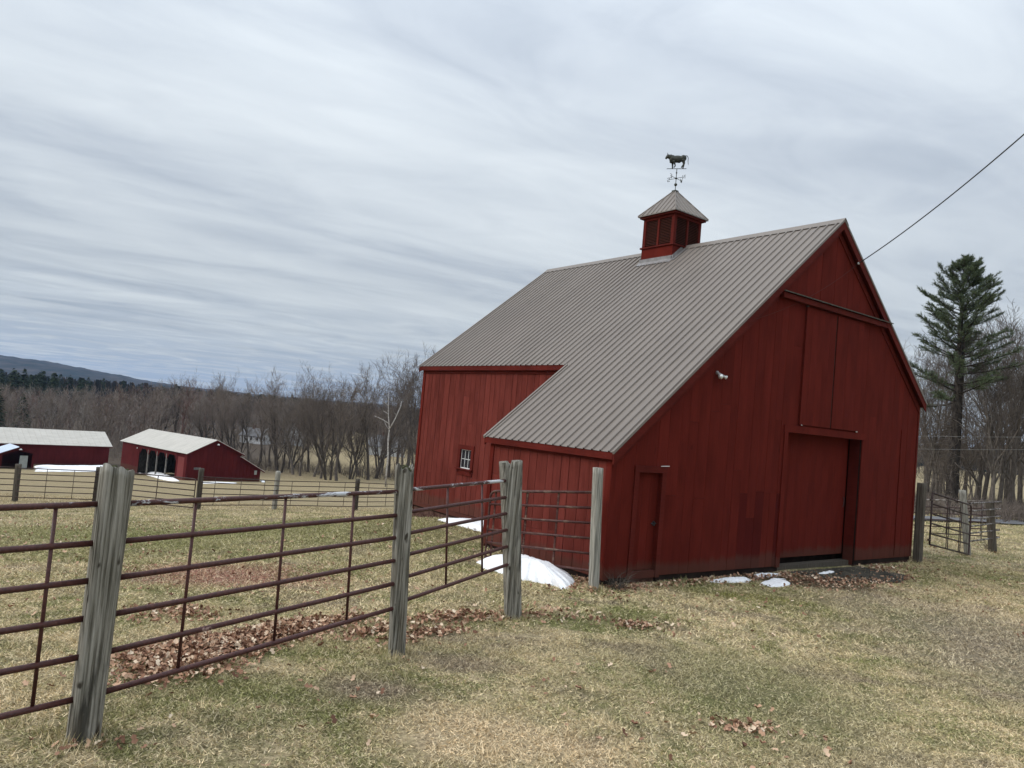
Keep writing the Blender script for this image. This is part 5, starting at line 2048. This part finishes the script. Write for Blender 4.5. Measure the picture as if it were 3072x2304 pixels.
def grow_tree(seed, H, forks, levels, trunk_r, spread=.55, up=.25, multi=1, twig_r=.012, kids=(4, 7), low=.28):
    """branching skeleton -> (thick segments, thin segments)"""
    r = np.random.default_rng(seed)
    thick, thin = [], []

    def branch(p, d, L, rad, lev):
        n = 5 if lev < 2 else 4 if lev < 3 else 3
        pts = [p]
        rr = [rad]
        q, dd = p.copy(), d.copy()
        for i in range(n):
            wob = (.10, .16, .22, .28, .3)[min(lev, 4)]
            dd = dd + r.normal(0, wob, 3) + np.array([0, 0, up * (.25 if lev else .4)])
            dd /= np.linalg.norm(dd)
            q = q + dd * L / n
            pts.append(q.copy())
            f = 1 - (i + 1) / n * (.72 if lev == 0 else .8)
            rr.append(max(rad * f, twig_r * .6))
        for i in range(n):
            (thick if lev <= 1 else thin).append((pts[i], pts[i + 1], rr[i], rr[i + 1]))
        if lev >= levels:
            return
        nk = r.integers(kids[0], kids[1]) if lev else forks
        for k in range(nk):
            t = r.uniform(low if lev == 0 else .22, 1.0) if k else 1.0
            i = min(int(t * n), n - 1)
            f = t * n - i
            b = pts[i] * (1 - f) + pts[i + 1] * f
            base_d = pts[i + 1] - pts[i]
            base_d = base_d / np.linalg.norm(base_d)
            a = r.uniform(0, 2 * math.pi)
            side = np.array([math.cos(a), math.sin(a), r.uniform(-.1, .25)])
            side -= base_d * side.dot(base_d)
            side /= np.linalg.norm(side) + 1e-9
            sp_ = spread * r.uniform(.6, 1.35)
            nd = base_d * math.cos(sp_) + side * math.sin(sp_)
            rloc = rr[i] * (1 - f) + rr[i + 1] * f
            ln = L * r.uniform(.38, .68) * (1.15 - .45 * t if lev == 0 else 1.0)
            branch(b, nd, ln, max(rloc * r.uniform(.45, .7), twig_r * .7), lev + 1)
    for m in range(multi):
        a = r.uniform(0, 2 * math.pi)
        tilt = 0.03 if multi == 1 else r.uniform(.1, .28)
        d = np.array([math.cos(a) * tilt, math.sin(a) * tilt, 1.0])
        d /= np.linalg.norm(d)
        off = np.array([math.cos(a), math.sin(a), 0]) * (0 if multi == 1 else trunk_r * 1.1)
        branch(off + np.array([0, 0, -.5]), d, H * (.70 if multi == 1 else r.uniform(.58, .72)), trunk_r * (1 if multi == 1 else .7), 0)
    return thick, thin


def tree_proto(seed, thick_mat, thin_mat, **kw):
    th, tn = grow_tree(seed, **kw)
    V, Q = seg_tubes(th, 7)
    a = raw_mesh('trunk', V, quads=Q)
    a.polygons.foreach_set('use_smooth', np.ones(len(a.polygons), bool))
    V, Q = seg_tubes(tn, 3)
    b = raw_mesh('crown', V, quads=Q)
    a.materials.append(MATS[thick_mat])
    b.materials.append(MATS[thin_mat])
    return a, b


def place_tree(proto, p, scale, rz, label, group, name='bare_tree', sz=1.0):
    o = empty(name, p, rz)
    o.scale = (scale, scale, scale * sz)
    tag(o, label, 'tree', group)
    link('trunk', proto[0], None, o)
    link('crown', proto[1], None, o)
    return o


# the line of trees below the paddock
line_protos = [tree_proto(300 + i, 'bark' if i % 2 else 'bark_dark', 'twigs' if i % 3 else 'twigs_grey', H=18, forks=12, levels=4, trunk_r=.33, spread=(.42, .48, .38)[i % 3], up=.42, twig_r=.019, kids=(4, 7), low=.25) for i in range(4)]
multi_protos = [tree_proto(330 + i, 'bark_dark', 'twigs', H=17, forks=9, levels=4, trunk_r=.30, spread=.40, up=.42, multi=3, twig_r=.019, kids=(4, 6), low=.22) for i in range(2)]
slim_protos = [tree_proto(350 + i, 'bark', 'twigs_grey', H=12, forks=9, levels=3, trunk_r=.12, spread=.5, up=.35, twig_r=.022, kids=(4, 6), low=.3) for i in range(3)]
tr = random.Random(12)
# (pixel of the foot, pixel of the top, kind)
LINE = [(838, 1418, 1105, 'm'), (985, 1440, 1112, 'm'), (1010, 1443, 1106, 'l'), (963, 1436, 1128, 'l'), (1105, 1440, 1082, 'l'), (1125, 1436, 1135, 'l'), (770, 1405, 1120, 'l'), (900, 1428, 1140, 'l'),
        (1188, 1425, 1096, 'l'), (1218, 1425, 1060, 'l'), (1252, 1430, 1040, 'm'), (716, 1398, 1150, 'm'), (664, 1385, 1112, 'l'), (590, 1370, 1140, 'l'), (520, 1350, 1106, 'l'), (468, 1345, 1140, 'm'),
        (1050, 1438, 1170, 'm'), (880, 1424, 1165, 'l'), (1165, 1432, 1150, 'l'), (630, 1378, 1160, 'm'), (1290, 1435, 1060, 'l'), (940, 1430, 1185, 'l'), (812, 1400, 1170, 'l'), (868, 1408, 1155, 'm'), (925, 1415, 1150, 'l'), (1075, 1425, 1140, 'l'), (1140, 1420, 1120, 'm'), (1205, 1412, 1130, 'l'), (745, 1392, 1165, 'l'), (1022, 1420, 1160, 'l'), (688, 1385, 1150, 'l')]
for i, (fx, fy, ty, kind) in enumerate(LINE):
    g = ground_at(fx, fy)
    top = at_depth(fx + (fy - ty) * .085, ty, g.y)
    h = top.z - g.z
    pr = (multi_protos if kind == 'm' else line_protos)[i % (2 if kind == 'm' else 4)]
    base_h = max(v.co.z for v in pr[1].vertices)
    where = ('behind the gap between the two red sheds' if fx < 560 else 'rising behind the roof of the open shed' if fx < 690 else 'by the low end of the open shed' if fx < 850 else
             'in the clump before the white gabled house' if fx < 1030 else 'standing near the pale birch' if fx < 1175 else 'close to the back corner of the barn')
    lab = ('many stemmed bare tree ' if kind == 'm' else 'tall single trunked bare tree ') + where
    place_tree(pr, (g.x, g.y, g.z - .1), 1.06 * h / base_h, tr.uniform(0, 6.28), lab, 'bare trees in the row below the paddock')
for i in range(40):
    fx = tr.uniform(690, 1260)
    fy = 1395 + (fx - 690) * .085 + tr.uniform(-8, 10)
    g = ground_at(fx, fy)
    pr = slim_protos[i % 3]
    place_tree(pr, (g.x, g.y, g.z - .1), tr.uniform(.45, .95), tr.uniform(0, 6.28), 'slender young bare tree among the big trunks below the paddock', 'young bare trees below the paddock', 'sapling')

# pale birch at the end of the row
def build_birch():
    g = ground_at(1150, 1462)
    D = g.y - 2
    root = empty('birch_tree', (g.x, g.y, g.z))
    tag(root, 'pale dead birch with few bare limbs near the barn back corner', 'tree')
    z = lambda x, y: at_depth(1050 + x / 4.74, 1150 + y / 4.74, g.y) - Vector((g.x, g.y, g.z))
    tk = MB()
    tk.tube([z(505, 1470), z(520, 1250), z(540, 1050), z(540, 900), z(545, 780), z(560, 650), z(545, 440), z(545, 240), z(548, 120)], [.13, .125, .12, .11, .10, .09, .065, .045, .02], 8)
    tk.build('trunk', MATS['birch'], root, True)
    for pts, r in (([(560, 650), (640, 500), (710, 330), (722, 250)], .10), ([(550, 570), (470, 520), (335, 460)], .07), ([(550, 650), (510, 600), (480, 540)], .05), ([(545, 435), (465, 390)], .05), ([(545, 315), (450, 245)], .05), ([(655, 450), (630, 420)], .03), ([(650, 470), (700, 350)], .03)):
        P = [z(*p) + Vector((0, .3 * i, 0)) for i, p in enumerate(pts)]
        MB().tube(P, [r * (1 - .7 * i / (len(P) - 1)) for i in range(len(P))], 6).build('limb', MATS['birch'], root, True)


build_birch()


def merged(name, placed, mat, label, cat):
    """a wood that reads as one mass: many low-detail trees in a single mesh"""
    Vs, Qs, n = [], [], 0
    for (V, Q), p, s, rz in placed:
        c, sn = math.cos(rz), math.sin(rz)
        W = V * s
        W = np.stack([W[:, 0] * c - W[:, 1] * sn + p[0], W[:, 0] * sn + W[:, 1] * c + p[1], W[:, 2] + p[2]], -1)
        Vs.append(W)
        Qs.append(Q + n)
        n += len(V)
    V, Q = np.concatenate(Vs), np.concatenate(Qs)
    o = link(name, raw_mesh(name, V, **({'quads': Q} if Q.shape[1] == 4 else {'tris': Q})), MATS[mat])
    o['kind'] = 'stuff'
    o['label'] = label
    o['category'] = cat
    return o


wood_protos = []
for i in range(4):
    th, tn = grow_tree(500 + i, H=17, forks=11, levels=3, trunk_r=.26, spread=.42, up=.42, twig_r=.046, kids=(4, 6), low=.10)
    V, Q = seg_tubes(th, 3)
    V2, Q2 = seg_ribbons(tn, i)
    wood_protos.append((np.concatenate([V, V2]), np.concatenate([Q, Q2 + len(V)])))
placed = []
wood_h = [float(V[:, 2].max()) for V, Q in wood_protos]
for i in range(410):
    px = tr.uniform(-260, 1420)
    D = tr.uniform(150, 330)
    if 640 < px < 1290 and D < 270:
        D += 110
    p = at_depth(px, 1300, D)
    z = tz(p.x, p.y)
    crest = np.interp(px, [-260, 150, 420, 560, 900, 1400], [1.0, 1.5, 4.0, 7.0, 6.0, 5.0])   # height of the wood's skyline
    h = (crest - z) * tr.uniform(.72, 1.06)
    placed.append((wood_protos[i % 4], (p.x, p.y, z - .3), h / wood_h[i % 4], tr.uniform(0, 6.28)))
for k, (mname, lab) in enumerate((('twigs', 'brown leafless trees of the wood filling the valley behind the sheds'), ('twigs_grey', 'grey leafless trees of the wood filling the valley behind the sheds'),
                                 ('twigs_pale', 'pale leafless trees of the wood filling the valley behind the sheds'), ('twigs_russet', 'reddish leafless trees of the wood filling the valley behind the sheds'))):
    sel = [p for j, p in enumerate(placed) if (j * 7919 % 11) in ((0, 1, 2, 3), (4, 5, 6), (7, 8), (9, 10))[k]]
    merged('bare_wood', sel, mname, lab, 'wood')
placed = []
for i in range(120):
    px = tr.uniform(2480, 3400)
    D = tr.uniform(230, 330)
    p = at_depth(px, 1380, D)
    placed.append((wood_protos[i % 4], (p.x, p.y, tz(p.x, p.y) - .3), tr.uniform(.62, .9), tr.uniform(0, 6.28)))
merged('bare_wood', placed, 'twigs_grey', 'dark leafless wood across the field behind the tall pine', 'wood')


def conifer_low(seed, H=17.0):
    r = np.random.default_rng(seed)
    n = 900
    z = H * (1 - r.uniform(0, 1, n) ** .7 * .92)
    rad = (1 - (z / H) ** 1.6) ** .75 * 3.9 * (.35 + .65 * r.uniform(0, 1, n) ** .6) + .15
    a = r.uniform(0, 2 * math.pi, n)
    c = np.stack([np.cos(a) * rad, np.sin(a) * rad, z - rad * .25], -1)
    L = r.uniform(.5, 1.2, n)[:, None]
    d = np.stack([np.cos(a), np.sin(a), r.uniform(-.5, .3, n)], -1)
    s = np.stack([-np.sin(a), np.cos(a), r.uniform(-.3, .3, n)], -1) * r.uniform(.25, .6, n)[:, None]
    V = np.stack([c - d * L * .5 - s, c - d * L * .5 + s, c + d * L * .6], 1).reshape(-1, 3)
    return V, np.arange(3 * n).reshape(-1, 3)


cons = [conifer_low(600 + i) for i in range(3)]
placed = []
for i in range(70):
    px = tr.uniform(-260, 240) if i < 48 else tr.uniform(240, 900)
    D = tr.uniform(280, 420) if i < 48 else tr.uniform(360, 480)
    p = at_depth(px, 1300, D)
    placed.append((cons[i % 3], (p.x, p.y, tz(p.x, p.y) - .3), tr.uniform(1.0, 1.2), tr.uniform(0, 6.28)))
for i in range(7):
    p = at_depth(tr.uniform(-120, 60), 1300, tr.uniform(150, 190))
    placed.append((cons[i % 3], (p.x, p.y, tz(p.x, p.y) - .3), tr.uniform(.65, .85), tr.uniform(0, 6.28)))
merged('evergreen_wood', placed, 'far_needles', 'dark evergreen trees massed at the edge of the valley wood', 'wood')

# forest floor canopy far off: rough low mass that closes the valley below the ridge
def far_canopy():
    Vs, Fs, n = [], [], 0
    r = np.random.default_rng(77)
    k = 9000
    px = r.uniform(-700, 3700, k)
    D = r.uniform(420, 1900, k)
    u = (px - 1536) / F_PX
    x, y = u * D, D
    H = r.uniform(11, 19, k)
    z0 = terrain(x, y)
    w = r.uniform(2.0, 4.5, k)
    a = r.uniform(0, 6.28, k)
    for j in range(3):
        aa = a + j * 2.09
        d = np.stack([np.cos(aa), np.sin(aa), np.zeros(k)], -1)
        b = np.stack([x, y, z0], -1)
        V = np.stack([b + d * w[:, None] * .9 - [0, 0, 1], b - d * w[:, None] * .9 - [0, 0, 1], b - d * w[:, None] * .5 + np.stack([0 * H, 0 * H, H * r.uniform(.7, 1, k)], -1), b + d * w[:, None] * .4 + np.stack([0 * H, 0 * H, H], -1)], 1)
        Vs.append(V.reshape(-1, 3))
        Fs.append(np.arange(4 * k).reshape(-1, 4) + n)
        n += 4 * k
    o = link('valley_forest', raw_mesh('valley_forest', np.concatenate(Vs), quads=np.concatenate(Fs)), MATS['hill_forest'])
    o['kind'] = 'stuff'
    o['label'] = 'far winter forest covering the valley floor below the ridge'
    o['category'] = 'wood'


far_canopy()


def brush(name, pts_fn, n, h, mat, label, seed):
    r = np.random.default_rng(seed)
    segs = []
    for i in range(n):
        p = np.array(pts_fn(r))
        for k in range(4):
            a = r.uniform(0, 6.28)
            ln = h * r.uniform(.4, 1.2)
            d = np.array([math.cos(a) * r.uniform(.1, .8), math.sin(a) * r.uniform(.1, .8), 1.0])
            d /= np.linalg.norm(d)
            q = p + d * ln * .55
            segs.append((p, q, .022, .014))
            for m in range(3):
                e = d + r.normal(0, .5, 3)
                e /= np.linalg.norm(e)
                segs.append((q, q + e * ln * .5, .013, .005))
    V, Q = seg_tubes(segs, 3)
    o = link(name, raw_mesh(name, V, quads=Q), MATS[mat])
    o['kind'] = 'stuff'
    o['label'] = label
    o['category'] = 'brush'


def left_brush(r):
    fx = r.uniform(640, 1290)
    g = ground_at(fx, 1398 + (fx - 690) * .075 + r.uniform(-12, 8))
    return (g.x, g.y, g.z - .1)


brush('brush', left_brush, 420, 2.4, 'twigs', 'low brown brush at the foot of the trees below the paddock', 5)


def wood_brush(r):
    p = at_depth(r.uniform(-260, 720), 1300, r.uniform(138, 210))
    return (p.x, p.y, tz(p.x, p.y) - .1)


brush('brush', wood_brush, 900, 4.5, 'twigs', 'tangled undergrowth along the edge of the valley wood behind the sheds', 8)

# ---- right side: the pine and its bare neighbours across the road
def build_pine():
    D = 47.0
    g = at_depth(2853, 1480, D)
    base = Vector((g.x, g.y, tz(g.x, g.y) - .1))
    top = at_depth(2918, 782, D)
    H = top.z - base.z
    root = empty('pine_tree', base)
    tag(root, 'tall dark green white pine with a bare lower trunk beyond the corral', 'tree')
    r = np.random.default_rng(21)
    tk = MB()
    tk.tube([(0, 0, -.4), (0, 0, 1.5), (.03, 0, H * .4), (.0, .02, H * .7), (0, 0, H)], [.36, .31, .24, .14, .02], 12)
    tk.tube([(.45, .3, -.4), (.42, .25, 2.5), (.36, .15, H * .42), (.33, .1, H * .66), (.3, .1, H * .8)], [.2, .18, .14, .08, .02], 10)
    tk.build('trunk', MATS['pine_bark'], root, True)
    segs, tips = [], []
    dead = []
    # whorls from the lowest live branches to the leader
    z = H * .44
    while z < H * .985:
        s = (z - H * .44) / (H * .56)
        # outline: narrow top, widest at a third, thinner and gappier below
        reach = 4.75 * (1 - s) ** .66 * (0.85 + .15 * min(1, s / .2)) + .15
        n = r.integers(7, 10) if s > .25 else r.integers(5, 7)
        for k in range(n):
            a = r.uniform(0, 6.28)
            L = reach * r.uniform(.5, 1.15)
            if s < .2 and r.random() < .25:
                continue
            elev = -.05 + .75 * s + r.normal(0, .09)
            p = np.array([0, 0, z + r.uniform(-.12, .12)])
            d = np.array([math.cos(a), math.sin(a), math.tan(elev)])
            pts = [p]
            m = 6
            for i in range(m):
                d2 = d + np.array([r.normal(0, .08), r.normal(0, .08), r.uniform(.0, .07) + .06 * i])
                p = p + d2 / np.linalg.norm(d2) * L / m
                pts.append(p)
            rb = .02 + .045 * (1 - s)
            for i in range(m):
                segs.append((pts[i], pts[i + 1], rb * (1 - i / m * .8), rb * (1 - (i + 1) / m * .8)))
            # side twigs with tufts over the outer two thirds
            for i in range(int(9 + 11 * L)):
                t = r.uniform(.3, 1.0) ** .8
                j = min(int(t * m), m - 1)
                f = t * m - j
                b = pts[j] * (1 - f) + pts[j + 1] * f
                sd = r.choice([-1, 1])
                perp = np.array([-d[1], d[0], 0]) * sd
                e = d / np.linalg.norm(d) * .6 + perp * r.uniform(.3, 1.0) + np.array([0, 0, r.uniform(-.1, .6)])
                e /= np.linalg.norm(e)
                ln = (.22 + .42 * (1 - t) + .1) * r.uniform(.6, 1.3) * (.6 + .4 * min(L / 3, 1))
                q = b + e * ln
                segs.append((b, q, .012, .006))
                tips.append((q, e, b))
            tips.append((pts[-1], d / np.linalg.norm(d), pts[-2]))
        z += r.uniform(.42, .72) * (1 - .45 * s)
    # dead lower whorls
    z = 1.6
    while z < H * .44:
        for k in range(r.integers(3, 6)):
            a = r.uniform(0, 6.28)
            L = r.uniform(.9, 3.6)
            p = np.array([0, 0, z + r.uniform(-.2, .2)])
            d = np.array([math.cos(a), math.sin(a), r.uniform(-.25, .1)])
            for i in range(4):
                q = p + (d + r.normal(0, .14, 3)) * L / 4
                dead.append((p, q, .022 * (1 - i / 5), .022 * (1 - (i + 1) / 5)))
                if i and r.random() < .8:
                    dead.append((q, q + (d * .5 + r.normal(0, .5, 3)) * .6, .008, .004))
                p = q
        z += r.uniform(.3, .55)
    V, Q = seg_tubes(segs, 3)
    link('branches', raw_mesh('branches', V, quads=Q), MATS['pine_bark'], root)
    V, Q = seg_tubes(dead, 3)
    link('dead_branches', raw_mesh('dead_branches', V, quads=Q), MATS['bark'], root)
    # needles: bundles of long thin blades fanning up and out of each shoot
    q = np.array([t[0] for t in tips])
    e = np.array([t[1] for t in tips])
    b = np.array([t[2] for t in tips])
    n_t, per = len(tips), 24
    t = r.uniform(.15, 1.05, (n_t, per, 1))
    c = b[:, None] * (1 - t) + q[:, None] * t
    d = e[:, None] * .8 + r.normal(0, .62, (n_t, per, 3)) + np.array([0, 0, .35])
    d /= np.linalg.norm(d, axis=-1, keepdims=True)
    L = r.uniform(.10, .22, (n_t, per, 1))
    sdv = np.cross(d, r.normal(0, 1, (n_t, per, 3)))
    sdv /= np.linalg.norm(sdv, axis=-1, keepdims=True)
    w = .009
    V = np.stack([c - sdv * w, c + sdv * w, c + d * L], 2).reshape(-1, 3)
    link('crown', raw_mesh('crown', V, tris=np.arange(len(V)).reshape(-1, 3)), MATS['pine_needles'], root)


build_pine()

right_protos = [tree_proto(700 + i, 'bark_dark' if i % 2 else 'bark', 'twigs_dark', H=14, forks=13, levels=4, trunk_r=.20, spread=.42, up=.42, twig_r=.014, kids=(3, 6), low=.3) for i in range(4)]
RIGHT = [(2995, 1500, 51, 905, 1.0), (2950, 1500, 56, 960, .9), (3045, 1500, 60, 890, 1.0), (3100, 1500, 52, 900, 1.0), (2790, 1490, 62, 1010, .8), (2822, 1490, 70, 985, .8), (2765, 1490, 75, 1000, .8), (2895, 1500, 66, 1010, .8),
         (2925, 1500, 72, 1040, .8), (3020, 1500, 72, 930, .9), (3075, 1505, 66, 905, .9), (2840, 1495, 58, 1120, .7), (2970, 1500, 64, 1000, .8), (3150, 1500, 58, 900, 1.0), (2735, 1490, 68, 990, .8), (3200, 1500, 64, 930, .9), (2975, 1500, 46, 935, 1.0), (3030, 1500, 47, 880, 1.0), (3062, 1500, 55, 915, 1.0), (2935, 1500, 49, 1030, .9), (2812, 1490, 52, 1060, .9), (2775, 1490, 55, 1045, .9)]
for i, (fx, fy, D, ty, s) in enumerate(RIGHT):
    p = at_depth(fx, fy, D)
    z = tz(p.x, p.y)
    top = at_depth(fx + (fy - ty) * .075, ty, D)
    pr = right_protos[i % 4]
    bh = max(v.co.z for v in pr[1].vertices)
    place_tree(pr, (p.x, p.y, z - .1), (top.z - z) / bh, tr.uniform(0, 6.28), 'bare grey tree ' + ('between the tall pine and the barn corner' if fx < 2835 else 'right beside the trunk of the tall pine' if fx < 2935 else 'on the roadside strip beyond the tall pine') + (', a near trunk' if D < 60 else ', set back'), 'bare trees around the tall pine')
for i in range(34):
    D = tr.uniform(46, 85)
    p = at_depth(tr.uniform(2690, 3230), 1500, D)
    place_tree(slim_protos[i % 3], (p.x, p.y, tz(p.x, p.y) - .1), tr.uniform(.35, .75), tr.uniform(0, 6.28), 'thin bare sapling standing under the tall pine', 'saplings under the tall pine', 'sapling')


def right_brush(r):
    D = r.uniform(42, 58)
    p = at_depth(r.uniform(2690, 3250), 1520, D)
    return (p.x, p.y, tz(p.x, p.y) - .05)


brush('brush', right_brush, 420, 1.3, 'twigs', 'brown roadside brush in front of the trees around the pine', 6)
# power lines along the road
for k, (ya, yb) in enumerate(((1309, 1312), (1348, 1350))):
    a, b = at_depth(2760, ya, 36.5), at_depth(3072, yb, 38.5)
    d = b - a
    pts = [a + d * t + Vector((0, 0, .35 * (t - .5) ** 2 * .2)) for t in np.linspace(-2.5, 5, 30)]
    o = MB().tube(pts, .009, 6).build('power_line', MATS['cable_pale'])
    tag(o, ('upper' if k == 0 else 'lower') + ' of two wires strung along the road behind the corral', 'wire', 'wires along the road')

# ------------------------------------------------------------------ air
hz = MB().box((-5900, -55, -16), (5900, 5200, 130)).build('haze', None)
hz['kind'] = 'stuff'
hm = bpy.data.materials.new('haze')
hm.use_nodes = True
hn = hm.node_tree.nodes
hn.clear()
vol = hn.new('ShaderNodeVolumePrincipled')
vol.inputs['Color'].default_value = (0.42, 0.64, 1.0, 1)
vol.inputs['Density'].default_value = 0.00007
vol.inputs['Anisotropy'].default_value = 0.2
out = hn.new('ShaderNodeOutputMaterial')
hm.node_tree.links.new(vol.outputs[0], out.inputs['Volume'])
hz.data.materials.append(hm)
